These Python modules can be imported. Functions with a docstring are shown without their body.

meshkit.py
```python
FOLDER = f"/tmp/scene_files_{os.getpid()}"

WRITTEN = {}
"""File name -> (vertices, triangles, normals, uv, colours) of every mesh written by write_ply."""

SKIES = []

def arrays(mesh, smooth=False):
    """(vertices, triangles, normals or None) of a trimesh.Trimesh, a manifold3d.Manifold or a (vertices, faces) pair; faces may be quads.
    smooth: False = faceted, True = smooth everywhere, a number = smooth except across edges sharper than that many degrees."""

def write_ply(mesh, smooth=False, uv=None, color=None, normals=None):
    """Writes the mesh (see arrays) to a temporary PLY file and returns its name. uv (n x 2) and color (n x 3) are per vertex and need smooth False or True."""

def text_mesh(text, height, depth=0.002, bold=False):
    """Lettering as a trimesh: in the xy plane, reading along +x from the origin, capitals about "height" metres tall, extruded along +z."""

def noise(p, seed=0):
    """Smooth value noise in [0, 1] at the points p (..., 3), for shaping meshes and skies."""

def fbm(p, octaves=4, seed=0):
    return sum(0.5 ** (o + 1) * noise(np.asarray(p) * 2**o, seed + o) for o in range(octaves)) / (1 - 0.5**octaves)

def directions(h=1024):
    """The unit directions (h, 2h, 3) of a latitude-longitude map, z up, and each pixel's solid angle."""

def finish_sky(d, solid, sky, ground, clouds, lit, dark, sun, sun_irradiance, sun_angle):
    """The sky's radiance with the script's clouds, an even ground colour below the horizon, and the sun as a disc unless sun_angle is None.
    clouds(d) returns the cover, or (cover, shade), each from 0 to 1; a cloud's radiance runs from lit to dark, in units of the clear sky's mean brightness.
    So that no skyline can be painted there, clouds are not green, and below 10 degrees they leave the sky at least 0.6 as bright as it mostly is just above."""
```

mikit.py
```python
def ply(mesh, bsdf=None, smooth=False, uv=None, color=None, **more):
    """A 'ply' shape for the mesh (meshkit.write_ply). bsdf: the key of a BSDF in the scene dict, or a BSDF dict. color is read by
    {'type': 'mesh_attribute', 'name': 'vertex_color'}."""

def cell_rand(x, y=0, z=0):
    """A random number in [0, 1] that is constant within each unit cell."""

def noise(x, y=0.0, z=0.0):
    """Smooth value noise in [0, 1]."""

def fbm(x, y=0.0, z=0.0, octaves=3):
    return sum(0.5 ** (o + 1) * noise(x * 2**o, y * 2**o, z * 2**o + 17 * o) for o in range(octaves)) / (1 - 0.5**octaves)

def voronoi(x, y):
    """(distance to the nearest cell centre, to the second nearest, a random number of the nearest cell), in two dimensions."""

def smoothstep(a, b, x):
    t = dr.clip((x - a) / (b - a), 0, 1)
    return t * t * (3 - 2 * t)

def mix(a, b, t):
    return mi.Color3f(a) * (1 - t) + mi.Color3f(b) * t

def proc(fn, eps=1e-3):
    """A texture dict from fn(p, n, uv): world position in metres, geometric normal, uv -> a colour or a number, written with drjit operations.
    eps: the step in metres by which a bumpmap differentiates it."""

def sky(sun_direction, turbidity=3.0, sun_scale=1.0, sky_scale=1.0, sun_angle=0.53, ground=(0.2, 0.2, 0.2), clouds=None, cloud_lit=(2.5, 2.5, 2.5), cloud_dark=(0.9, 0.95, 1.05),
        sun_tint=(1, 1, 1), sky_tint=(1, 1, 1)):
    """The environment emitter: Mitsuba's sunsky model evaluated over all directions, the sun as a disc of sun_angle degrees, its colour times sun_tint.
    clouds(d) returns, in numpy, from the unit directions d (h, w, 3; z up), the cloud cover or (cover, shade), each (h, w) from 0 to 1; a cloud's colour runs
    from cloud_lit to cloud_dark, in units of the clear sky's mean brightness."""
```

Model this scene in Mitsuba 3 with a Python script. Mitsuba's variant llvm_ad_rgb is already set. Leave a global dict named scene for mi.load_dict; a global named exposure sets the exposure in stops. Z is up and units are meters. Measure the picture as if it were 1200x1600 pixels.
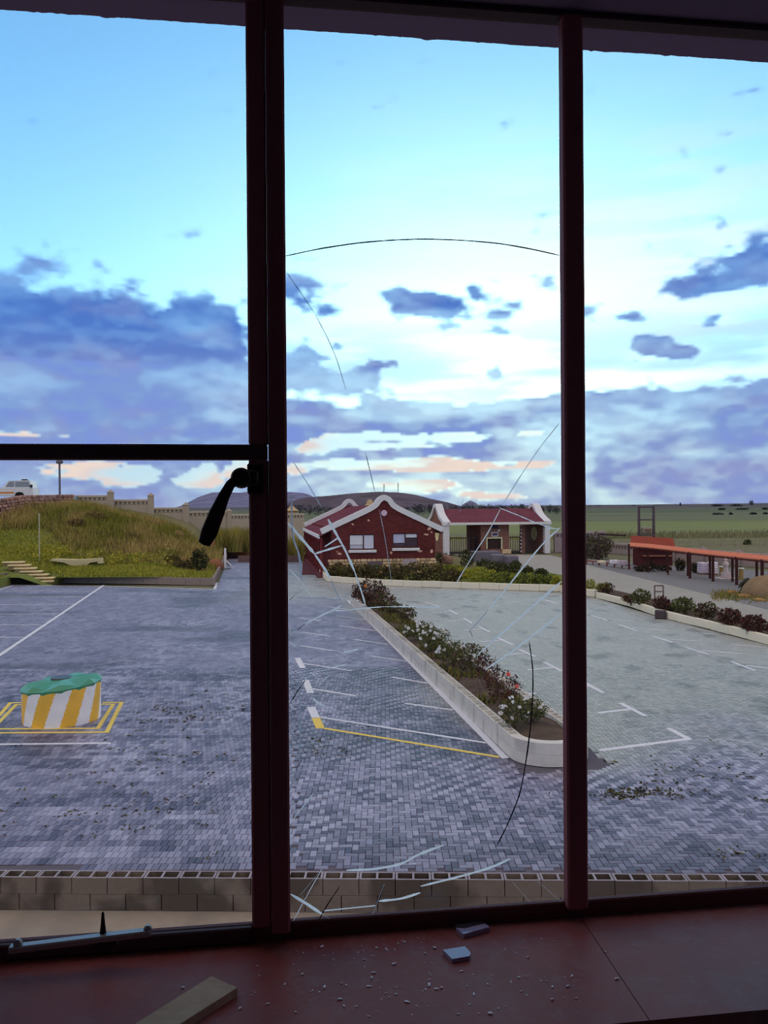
import math, random
import numpy as np, trimesh, shapely
import shapely.geometry as sg
import mitsuba as mi
import drjit as dr
import mikit, meshkit
from mikit import noise, fbm, smoothstep, mix, cell_rand

random.seed(7)
RNG = np.random.default_rng(7)
T = mi.ScalarTransform4f
scene, labels = {}, {}

# ------------------------------------------------------------------ camera
FOC, CX, CY = 1250.0, 600.0, 800.0
_th, _ro = math.radians(-0.18), math.radians(0.4)
EYE = np.array([0.0, 0.0, 4.2])
F = np.array([0, math.cos(_th), math.sin(_th)])
_R0 = np.array([1.0, 0, 0]); _U0 = np.cross(_R0, F)
R = _R0 * math.cos(_ro) - _U0 * math.sin(_ro)
U = _U0 * math.cos(_ro) + _R0 * math.sin(_ro)
scene['camera'] = {'type': 'perspective', 'fov': math.degrees(2 * math.atan(600 / FOC)), 'fov_axis': 'x',
                   'near_clip': 0.05, 'far_clip': 20000.0,
                   'to_world': T().look_at(origin=EYE.tolist(), target=(EYE + F).tolist(), up=U.tolist())}
exposure = 3.7

# ------------------------------------------------------------------ sky: a low sun behind broken cloud
def sst(a, b, x):
    t = np.clip((x - a) / (b - a), 0, 1)
    return t * t * (3 - 2 * t)

# dark cloud masses and gaps between them: azimuth, elevation, half-widths (degrees), weight
BLOBS=[(-28.,8.6,10.,5.4,1.5),(-21.,8.2,7.5,5.2,1.3),(-14.5,7.6,5.5,4.6,1.1),(-11.,11.8,2.,1.9,.9),(-13.,13.6,1.8,1.2,.8),(-25,13.,3.,1.4,.7),
 (-19.5,6.5,8,3.,.9),(-6.2,15.,1.6,1.3,1.),(-4.,13.9,1.3,.8,.9),(-5.2,9.8,3.,1.7,1.2),(-1.2,9.,2.4,1.2,.9),(-.3,10.,1.4,.8,.7),(-2.9,11.7,.9,.5,.7),
 (2.6,14.6,2.8,1.0,1.05),(4.6,13.8,2.4,.9,.9),(1.,15.2,1.2,.5,.7),(6.6,15.4,1.1,.6,.8),(11.3,15.3,1.6,.6,.85),(8.7,13.6,1.4,.7,.7),(8.4,12.,1.8,.7,.8),(8.6,9.6,1.2,.8,.7),(13.5,13.2,1.3,1.2,.8),
 (-2.,6.2,7.,1.1,1.3),(6.,6.4,6.,.9,1.15),(12.,7.2,3.5,.9,1.),(3.,2.6,8.,.6,.8),(0.,4.2,3.2,.6,.9),(8.5,3.3,3.,.8,.8),
 (22.5,14.4,3.6,.8,1.1),(25.5,15.6,2.6,1.,1.15),(28.,16.8,2.,1.2,1.1),(22.,18.3,1.2,.5,.7),(18.6,11.,1.9,.9,.95),(20.6,10.2,1.8,.7,.8),(17.,12.6,1.6,.6,.6),(22.2,12.4,1.3,.6,.7),
 (21.,4.4,9.,2.9,1.1),(29.,6.,8.,2.8,1.1),(15.,4.6,4.,2.2,1.05),(25.,1.5,14.,2.4,1.3),
 (-20,3.6,9,1.6,.62),(-9.,3.5,3.,2.4,.75),(4,4.2,13,2.,.33),(15,5.5,5,1.8,.8),(23,3.6,9,3.,.9),(-2.,6.1,6,.8,.5)]
HOLES=[(-24.5,5.0,2.6,.35,1.4),(-21.5,5.05,1.,.3,1.),(-20.6,2.9,3.6,.8,1.7),(-17.6,2.4,1.6,.8,1.3),(-13.2,3.0,.7,.45,1.2),(-13.0,2.2,1.1,.55,1.6),(-10.4,2.9,1.1,.7,1.6),(-6.2,2.9,.8,.35,1.2),(-5.6,4.6,1.6,.45,1.1),(-3.2,5.2,2.,.35,1.2),(0.,4.5,3.,.28,1.),(.5,3.4,4.,.3,1.1),(4.,2.95,5.5,.3,1.5),(10.5,3.1,3.,.3,1.2),(3.6,1.7,2.6,.4,1.4),(8.3,.9,2.4,.28,1.1),(-1.,5.3,2.4,.3,.8),(4.5,5.1,3.5,.25,.9),(10.4,5.3,1.6,.4,.8)]
def bl(L,a,e,pa,pe):
    o=0
    for x,y,w,h,k in L: o=o+k*np.exp(-(((a+pa-x)/w)**2+((e+pe-y)/h)**2))
    return o
def clouds(d):
    az=np.degrees(np.arctan2(d[...,0],d[...,1])); el=np.degrees(np.arcsin(np.clip(d[...,2],-1,1)))
    q=np.stack([az*.34,el*.75,az*0+3.],-1); n1=meshkit.fbm(q,5,3); n2=meshkit.fbm(q*2.7+9,5,11)
    wa=(meshkit.fbm(q*1.1+40,5,5)-.5)*4.4; we=(meshkit.fbm(q*1.1+80,5,6)-.5)*2.4
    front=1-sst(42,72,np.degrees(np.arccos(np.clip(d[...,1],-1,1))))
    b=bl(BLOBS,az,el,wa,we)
    b=b*front+(1-front)*(.26+.34*sst(30,12,el))                       # out of view the sky is filled with added cloud that shapes the light
    low=sst(3.4,.6,el)*.7+sst(9.,6.2,el)*.5
    h=bl(HOLES,az,el,wa*.9,we*.3)*front*(.35+1.3*meshkit.fbm(np.stack([az*.55,el*3.6,az*0+2.],-1),4,44))*1.5
    s=b+low*.9-h*1.05+((n1-.5)*1.15+(n2-.5)*(.25+.75*front))*(1-.45*sst(8,4.5,el))
    D=sst(.34,.86,s)
    streak=meshkit.fbm(np.stack([az*.2,el*1.3,az*0+7],-1),5,21)
    V=(.26*np.exp(-(((az-8)/15)**2+((el-15)/8)**2))*sst(.25,.75,streak)+.42*np.exp(-(((az-21)/9)**2+((el-14)/7)**2))*sst(.3,.7,streak)+.95*sst(6.,3.2,el)*front)
    V=np.maximum(V,np.clip(h*1.7,0,1)*sst(6.6,4.8,el))
    V=np.clip(V*front+(1-front)*(.25+.75*sst(.34,.62,meshkit.fbm(d*5+60,5,71))),0,1)  # lit cloud added out of view, lifting and neutralising the ground light
    t2=meshkit.fbm(np.stack([az*.16,el*.55,az*0+1.],-1),5,33)
    thin=.15*sst(.40,.70,t2)+.08*sst(.35,.7,n2)
    D=D*(1-thin)
    D=np.maximum(D,(.20+.42*sst(.35,.65,meshkit.fbm(np.stack([az*.13+5,el*.8,az*0+4.],-1),5,9)))*sst(15.5,9.5,el)*front)
    V=V*(1-.9*sst(.25,.8,D))
    cover=1-(1-D)*(1-V)
    shade=D/np.maximum(cover,1e-6)
    tone=1-.06*sst(.45,.75,n1)-.10*sst(13,8.5,el)-.06*sst(6,1,el)
    return cover,shade*np.clip(tone,0,1)
SUN = [np.sin(np.radians(8))*np.cos(np.radians(11)),np.cos(np.radians(8))*np.cos(np.radians(11)),np.sin(np.radians(11))]
SKY=dict(turbidity=2.2,sun_scale=0.,sky_tint=(.42,.74,1.0),cloud_lit=(2.25,1.8,1.4),cloud_dark=(.165,.42,1.30))
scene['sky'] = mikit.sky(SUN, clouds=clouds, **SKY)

# ------------------------------------------------------------------ helpers
def ray(u, v):
    return F + R * (u - CX) / FOC - U * (v - CY) / FOC
def g(u, v, z=0.0):                       # the point of the level z seen at a pixel
    d = ray(u, v)
    return EYE + d * ((z - EYE[2]) / d[2])
def at(u, v, dep):                        # the point at a depth seen at a pixel
    d = ray(u, v)
    return EYE + d * (dep / d[1])
def lin(c):
    c = np.asarray(c, float) / 255
    return np.where(c < .04045, c / 12.92, ((c + .055) / 1.055) ** 2.4)
LIGHT = np.array([.62, .68, .84])
def C(r, gg, b):                          # albedo of a surface that reads as this colour under the open dusk sky
    return np.clip(lin((r, gg, b)) / LIGHT, .004, .9)

WALLLIGHT = np.array([.50, .52, .58])
def CV(r, gg, b):                         # the same for an upright surface facing the window
    return np.clip(lin((r, gg, b)) / WALLLIGHT, .004, .9)

def bsdf(name, d):
    scene[name] = d
    return name
VC = {'type': 'mesh_attribute', 'name': 'vertex_color'}
bsdf('m_matt', {'type': 'twosided', 'bsdf': {'type': 'diffuse', 'reflectance': VC}})
bsdf('m_gloss', {'type': 'twosided', 'bsdf': {'type': 'principled', 'base_color': VC, 'roughness': .35, 'specular': .4}})
bsdf('m_paint', {'type': 'twosided', 'bsdf': {'type': 'principled', 'base_color': VC, 'roughness': .6, 'specular': .18}})
bsdf('m_leaf', {'type': 'principledthin', 'base_color': VC, 'roughness': .7, 'diff_trans': .6})
bsdf('m_pane', {'type': 'thindielectric', 'int_ior': 1.5})
bsdf('m_crack', {'type': 'principledthin', 'base_color': {'type': 'rgb', 'value': [.98, .92, .86]}, 'roughness': .5, 'diff_trans': 2.0})
bsdf('m_hair', {'type': 'principledthin', 'base_color': {'type': 'rgb', 'value': [.62, .62, .68]}, 'roughness': .5, 'diff_trans': 1.6})
bsdf('m_dark', {'type': 'twosided', 'bsdf': {'type': 'diffuse', 'reflectance': {'type': 'rgb', 'value': [.03, .03, .06]}}})
bsdf('m_metal', {'type': 'twosided', 'bsdf': {'type': 'principled', 'base_color': {'type': 'rgb', 'value': [.36, .34, .34]}, 'metallic': 1.0, 'roughness': .5}})

def box(x0, x1, y0, y1, z0, z1, bev=0):
    if not bev:
        m = trimesh.creation.box([x1 - x0, y1 - y0, z1 - z0])
        m.apply_translation([(x0 + x1) / 2, (y0 + y1) / 2, (z0 + z1) / 2])
        return m
    p = np.array([[x, y, z] for x in (x0, x1) for y in (y0, y1) for z in (z0, z1)], float)
    c = p.mean(0); s = np.sign(p - c)
    q = np.vstack([p - s * bev * (1 - np.eye(3)[k]) for k in range(3)])
    return trimesh.Trimesh(*_hull(q), process=False)
def _hull(q):
    h = trimesh.convex.convex_hull(q)
    return h.vertices, h.faces
def tube(pts, r, n=6):
    p = np.asarray(pts, float); r = np.broadcast_to(r, (len(p),))
    t = np.gradient(p, axis=0); t /= np.linalg.norm(t, axis=1, keepdims=True) + 1e-9
    ref = np.array([0, 0, 1.]) if abs(t[:, 2]).mean() < .8 else np.array([1., 0, 0])
    a = np.cross(t, ref); a /= np.linalg.norm(a, axis=1, keepdims=True) + 1e-9
    b = np.cross(t, a); w = np.arange(n) * 2 * np.pi / n
    v = (p[:, None] + r[:, None, None] * (np.cos(w)[None, :, None] * a[:, None] + np.sin(w)[None, :, None] * b[:, None])).reshape(-1, 3)
    f = []
    for i in range(len(p) - 1):
        for j in range(n):
            k = (j + 1) % n
            f += [[i*n+j, i*n+k, (i+1)*n+k], [i*n+j, (i+1)*n+k, (i+1)*n+j]]
    m = len(v); v = np.vstack([v, p[:1], p[-1:]])
    for j in range(n):
        k = (j + 1) % n
        f += [[m, k, j], [m + 1, (len(p)-1)*n + j, (len(p)-1)*n + k]]
    return trimesh.Trimesh(v, f, process=False)
def lathe(prof, n=32):
    return trimesh.creation.revolve(np.asarray(prof, float), sections=n)
def ext(poly, h, z0=0.0):                 # a shapely polygon or ring of points, extruded upward
    if not hasattr(poly, 'geom_type'):
        poly = sg.Polygon(poly)
    ms = [trimesh.creation.extrude_polygon(q, h, engine='earcut') for q in getattr(poly, 'geoms', [poly])]
    m = trimesh.util.concatenate(ms)
    m.apply_translation([0, 0, z0])
    return m
def stand(m):                             # an extrusion of an (x, z) outline stood upright: thickness runs from y=0 to y=+h
    v = m.vertices.copy()
    return trimesh.Trimesh(np.stack([v[:, 0], v[:, 2], v[:, 1]], 1), m.faces[:, ::-1], process=False)
def frame(o, yaw):                        # yaw in degrees, anticlockwise
    a = math.radians(yaw); M = np.eye(4)
    M[:2, :2] = [[math.cos(a), -math.sin(a)], [math.sin(a), math.cos(a)]]
    M[:3, 3] = [o[0], o[1], o[2] if len(o) > 2 else 0]
    return M
def mv(m, M):
    m = m.copy(); m.apply_transform(M); return m
def cat(*ms):
    ms = [x for y in ms for x in (y if isinstance(y, (list, tuple)) else [y])]
    return trimesh.util.concatenate(ms) if len(ms) > 1 else ms[0]
def painted(m, col, var=0.0, seed=0, scale=3.0):
    """(mesh, vertex colours); var: soft variation over the surface"""
    v = np.asarray(m.vertices); col = np.asarray(col, float)
    c = np.tile(col, (len(v), 1)) if col.ndim == 1 else col
    if var:
        c = c * (1 + var * 2 * (meshkit.fbm(v * scale, 3, seed) - .5))[:, None]
    return m, np.clip(c, 0.003, .95)
USED = {}
def key(name):
    n = USED.get(name, 0); USED[name] = n + 1
    return name if n == 0 else f'{name}_{n:03d}'
def tag(k, label=None, cat=None, group=None, kind=None):
    d = {a: b for a, b in (('label', label), ('category', cat), ('group', group), ('kind', kind)) if b}
    if d: labels.setdefault(k, {}).update(d)
    return k
def put(k, m, col=(.5, .5, .5), mat='m_matt', smooth=False, var=0.0, seed=0, scale=3.0, **lab):
    k = key(k)
    if isinstance(smooth, (int, float)) and not isinstance(smooth, bool):
        m = trimesh.graph.smooth_shade(m, angle=math.radians(smooth), facet_minarea=None); smooth = True
    if mat in ('m_matt', 'm_gloss', 'm_leaf', 'm_paint'):
        m, c = painted(m, col, var, seed, scale)
        scene[k] = mikit.ply(m, mat, smooth=smooth, color=c)
    else:
        scene[k] = mikit.ply(m, mat, smooth=smooth)
    tag(k, **lab)
    return k
def plydict(m, col=(.5, .5, .5), mat='m_matt', smooth=False, var=0.0, seed=0, scale=3.0):
    m, c = painted(m, col, var, seed, scale)
    return mikit.ply(m, mat, smooth=smooth, color=c)
def copy(k, d, M, **lab):                 # one more entry of a shared shape dict
    k = key(k); scene[k] = {**d, 'to_world': T(np.asarray(M, float))}
    tag(k, **lab)
    return k
ORD = ['nearest', 'second', 'third', 'fourth', 'fifth', 'sixth', 'seventh', 'eighth', 'ninth', 'tenth', 'eleventh', 'twelfth', 'thirteenth', 'fourteenth', 'fifteenth', 'sixteenth']

def leaves(c, rad, n, size, cols, seed=0, clump=.55, shell=.35, flat=0.0, gap=.0):
    """n bent diamond leaves in an ellipsoid (centre c, radii rad), clumped by noise; returns (mesh, colours)"""
    r = np.random.default_rng(seed)
    k = int(n * 2.6)
    d = r.normal(size=(k, 3)); d /= np.linalg.norm(d, axis=1, keepdims=True)
    rr = (shell + (1 - shell) * r.random(k) ** .6)
    rr = rr * (.72 + .5 * meshkit.fbm(d * 1.9 + seed, 3, seed))
    p = d * rr[:, None]
    keep = np.argsort(-(meshkit.fbm(p * 2.6 + 5 + seed, 2, seed + 1) * clump + r.random(k) * (1 - clump)))[:n]
    p = p[keep] * np.asarray(rad) + np.asarray(c)
    return cards(p, size, cols, r, flat)
def cards(p, size, cols, r, flat=0.0):
    n = len(p)
    a = r.normal(size=(n, 3)); a[:, 2] *= (1 - flat); a /= np.linalg.norm(a, axis=1, keepdims=True)
    b = np.cross(a, r.normal(size=(n, 3))); b /= np.linalg.norm(b, axis=1, keepdims=True)
    nn = np.cross(a, b)
    s = (size * (.6 + .8 * r.random(n)))[:, None]
    v = np.stack([p - a * s, p + b * s * .42 + nn * s * .12, p + a * s, p - b * s * .42 + nn * s * .12], 1).reshape(-1, 3)
    i = np.arange(n)[:, None] * 4
    f = np.vstack([i + [0, 1, 2], i + [0, 2, 3]])
    cols = np.asarray(cols)
    col = cols[r.integers(0, len(cols), n)] * (.75 + .5 * r.random(n))[:, None]
    return trimesh.Trimesh(v, f, process=False), np.repeat(col, 4, 0)
def blades(p, h, w, cols, seed=0, lean=.35):
    """grass blades: one thin bent triangle pair at each root point; cols (n,3) or palette"""
    r = np.random.default_rng(seed); n = len(p)
    th = r.random(n) * 2 * np.pi
    side = np.stack([np.cos(th), np.sin(th), 0 * th], 1)
    ln = np.stack([np.cos(th + 1.57), np.sin(th + 1.57), 0 * th], 1) * (r.normal(size=n) * lean)[:, None]
    hh = (np.broadcast_to(h, (n,)) * (.5 + r.random(n)))[:, None]
    ww = np.broadcast_to(w, (n,))[:, None]
    up = np.array([0, 0, 1.0])
    v = np.stack([p - side * ww, p + side * ww, p + (up + ln) * hh], 1).reshape(-1, 3)
    f = np.arange(3 * n).reshape(-1, 3)
    cols = np.asarray(cols)
    col = cols if len(cols) == n else cols[r.integers(0, len(cols), n)] * (.75 + .5 * r.random(n))[:, None]
    return trimesh.Trimesh(v, f, process=False), np.repeat(col, 3, 0)
def stems(base, tips, r0, seed=0):
    r = np.random.default_rng(seed); out = []
    for t in tips:
        m = (base * .45 + t * .55) + r.normal(size=3) * .04
        out.append(tube([base + r.normal(size=3) * [.02, .02, 0], m, t], [r0, r0 * .7, r0 * .4], 5))
    return cat(out)
def rock(rad, seed, sub=2, rough=.35):
    m = trimesh.creation.icosphere(subdivisions=sub)
    v = np.array(m.vertices)
    v *= (1 + rough * 2 * (meshkit.fbm(v * 1.3 + seed * 3.1, 3, seed) - .5))[:, None]
    m.vertices = np.sign(v) * np.abs(v) ** .85 * np.asarray(rad)
    return m
def heightgrid(xs, ys, zf):
    X, Y = np.meshgrid(xs, ys)
    v = np.stack([X, Y, zf(X, Y)], -1).reshape(-1, 3)
    nx = len(xs); i, j = np.meshgrid(np.arange(len(ys) - 1), np.arange(nx - 1), indexing='ij')
    a = (i * nx + j).ravel()
    return trimesh.Trimesh(v, np.vstack([np.stack([a, a + 1, a + nx + 1], 1), np.stack([a, a + nx + 1, a + nx], 1)]), process=False)

# ------------------------------------------------------------------ the room and its window
# window coordinates: s along the wall (to the right), t outward through the glass, z above the eye level
WA = math.radians(7.3)
S_, N_ = np.array([math.cos(WA), math.sin(WA), 0]), np.array([-math.sin(WA), math.cos(WA), 0])
WM = np.eye(4); WM[:3, 0], WM[:3, 1], WM[:3, 3] = S_, N_, EYE
TF, TP = 1.183, 1.205                    # inner face of the frame, plane of the glass
def onpane(u, v, t=TP):
    d = ray(u, v); p = d * (t / (N_ @ d))
    return np.array([S_ @ p, p[2]])
def wbox(s0, s1, t0, t1, z0, z1, bev=0):
    return mv(box(s0, s1, t0, t1, z0, z1, bev), WM)
SL, SR, ZB, ZT = -.53, .94, -.655, .765  # the opening
T0, T1 = .965, 1.288                     # inner and outer face of the wall
def jag(n, seed, amp):
    r = np.random.default_rng(seed); x = np.linspace(0, 1, n)
    return x, (meshkit.fbm(np.stack([x * 38, 0 * x, 0 * x + seed], -1), 4, seed) - .5) * 2 * amp + r.normal(size=n) * amp * .12
def lintel():
    # the lintel's outer lower edge is broken plaster
    x, y = jag(260, 5, .0045)
    ss = SL + (SR - SL) * x
    v, f = [], []
    for i in range(len(x)):
        for (t, z) in ((T0, ZT), (T1 - .004 + y[i] * .5, ZT), (T1, ZT + .004 - abs(y[i])), (T1, 1.15), (T0, 1.15)):
            v.append((ss[i], t, z))
    for i in range(len(x) - 1):
        for k in range(5):
            a, b = i * 5 + k, i * 5 + (k + 1) % 5
            f += [[a, b, b + 5], [a, b + 5, a + 5]]
    return mv(trimesh.Trimesh(v, f, process=False), WM)
def plaster_col(p, n, uv):
    k = .75 + .5 * fbm(p.x * 9, p.y * 9, p.z * 9, 4)
    return mi.Color3f(.74, .66, .70) * k
bsdf('m_plaster', {'type': 'twosided', 'bsdf': {'type': 'diffuse', 'reflectance': mikit.proc(plaster_col)}})
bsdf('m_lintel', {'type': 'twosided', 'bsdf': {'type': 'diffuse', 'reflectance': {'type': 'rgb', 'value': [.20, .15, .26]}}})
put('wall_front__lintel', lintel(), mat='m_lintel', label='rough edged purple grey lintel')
put('wall_front', cat(wbox(-1.6, SL, T0, T1, -1.5, 1.15), wbox(SR, 2.0, T0, T1, -1.5, 1.15), wbox(SL, SR, T0, T1, -1.5, ZB)), mat='m_plaster', kind='structure')
put('wall_left', wbox(-1.75, -1.6, -1.5, T1, -1.5, 1.15), mat='m_plaster', kind='structure')
put('wall_right', wbox(2.0, 2.15, -1.5, T1, -1.5, 1.15), mat='m_plaster', kind='structure')
put('wall_back', wbox(-1.75, 2.15, -1.65, -1.5, -1.5, 1.15), mat='m_plaster', kind='structure')
put('ceiling', wbox(-1.75, 2.15, -1.65, T1, 1.15, 1.3), mat='m_plaster', kind='structure')
put('floor', wbox(-1.75, 2.15, -1.65, T1, -1.65, -1.5), (.35, .22, .18), kind='structure')

# frame of painted steel
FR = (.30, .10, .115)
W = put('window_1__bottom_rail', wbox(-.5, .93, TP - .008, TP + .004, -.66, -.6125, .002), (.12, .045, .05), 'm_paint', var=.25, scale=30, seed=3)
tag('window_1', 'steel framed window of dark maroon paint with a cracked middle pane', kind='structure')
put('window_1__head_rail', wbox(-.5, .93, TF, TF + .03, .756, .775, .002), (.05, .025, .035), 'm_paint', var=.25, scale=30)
put('window_1__mullion', wbox(-.0185, .0085, TF - .006, TF + .04, -.62, .762, .003), FR, 'm_paint', var=.3, scale=25, seed=1, label='wide left mullion beside the casement')
put('window_1__mullion', wbox(.433, .466, TF, TF + .022, -.62, .762, .003), FR, 'm_paint', var=.3, scale=25, seed=2, label='slim right mullion')
put('window_1__jamb', wbox(SL, -.455, TF, TF + .045, -.66, .775, .003), FR, 'm_paint')
put('window_1__jamb', wbox(.905, SR, TF, TF + .045, -.66, .775, .003), FR, 'm_paint')
put('window_1__casement__stile', wbox(-.047, -.019, TF, TF + .03, -.612, .0755, .003), FR, 'm_paint', var=.3, scale=25, seed=4)
put('window_1__casement__stile', wbox(-.455, -.43, TF, TF + .035, -.612, .0755, .003), FR, 'm_paint')
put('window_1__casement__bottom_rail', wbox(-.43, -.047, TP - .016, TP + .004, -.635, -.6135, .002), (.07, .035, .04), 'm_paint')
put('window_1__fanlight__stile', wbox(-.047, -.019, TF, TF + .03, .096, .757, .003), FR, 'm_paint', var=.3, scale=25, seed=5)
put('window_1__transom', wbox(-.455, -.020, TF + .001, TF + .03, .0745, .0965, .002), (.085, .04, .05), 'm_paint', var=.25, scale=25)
def pane(s0, s1, z0, z1):
    v = np.array([[s0, TP, z0], [s1, TP, z0], [s1, TP, z1], [s0, TP, z1]])
    return mv(trimesh.Trimesh(v, [[0, 1, 2], [0, 2, 3]], process=False), WM)
put('window_1__casement__pane', pane(-.43, -.047, -.614, .0757), mat='m_pane', label='casement pane')
put('window_1__fanlight__pane', pane(-.43, -.047, .0955, .757), mat='m_pane', label='upper left pane')
put('window_1__pane', pane(.0085, .433, -.614, .757), mat='m_pane', label='cracked middle pane')
put('window_1__pane', pane(.466, .905, -.614, .757), mat='m_pane', label='right pane')

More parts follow.
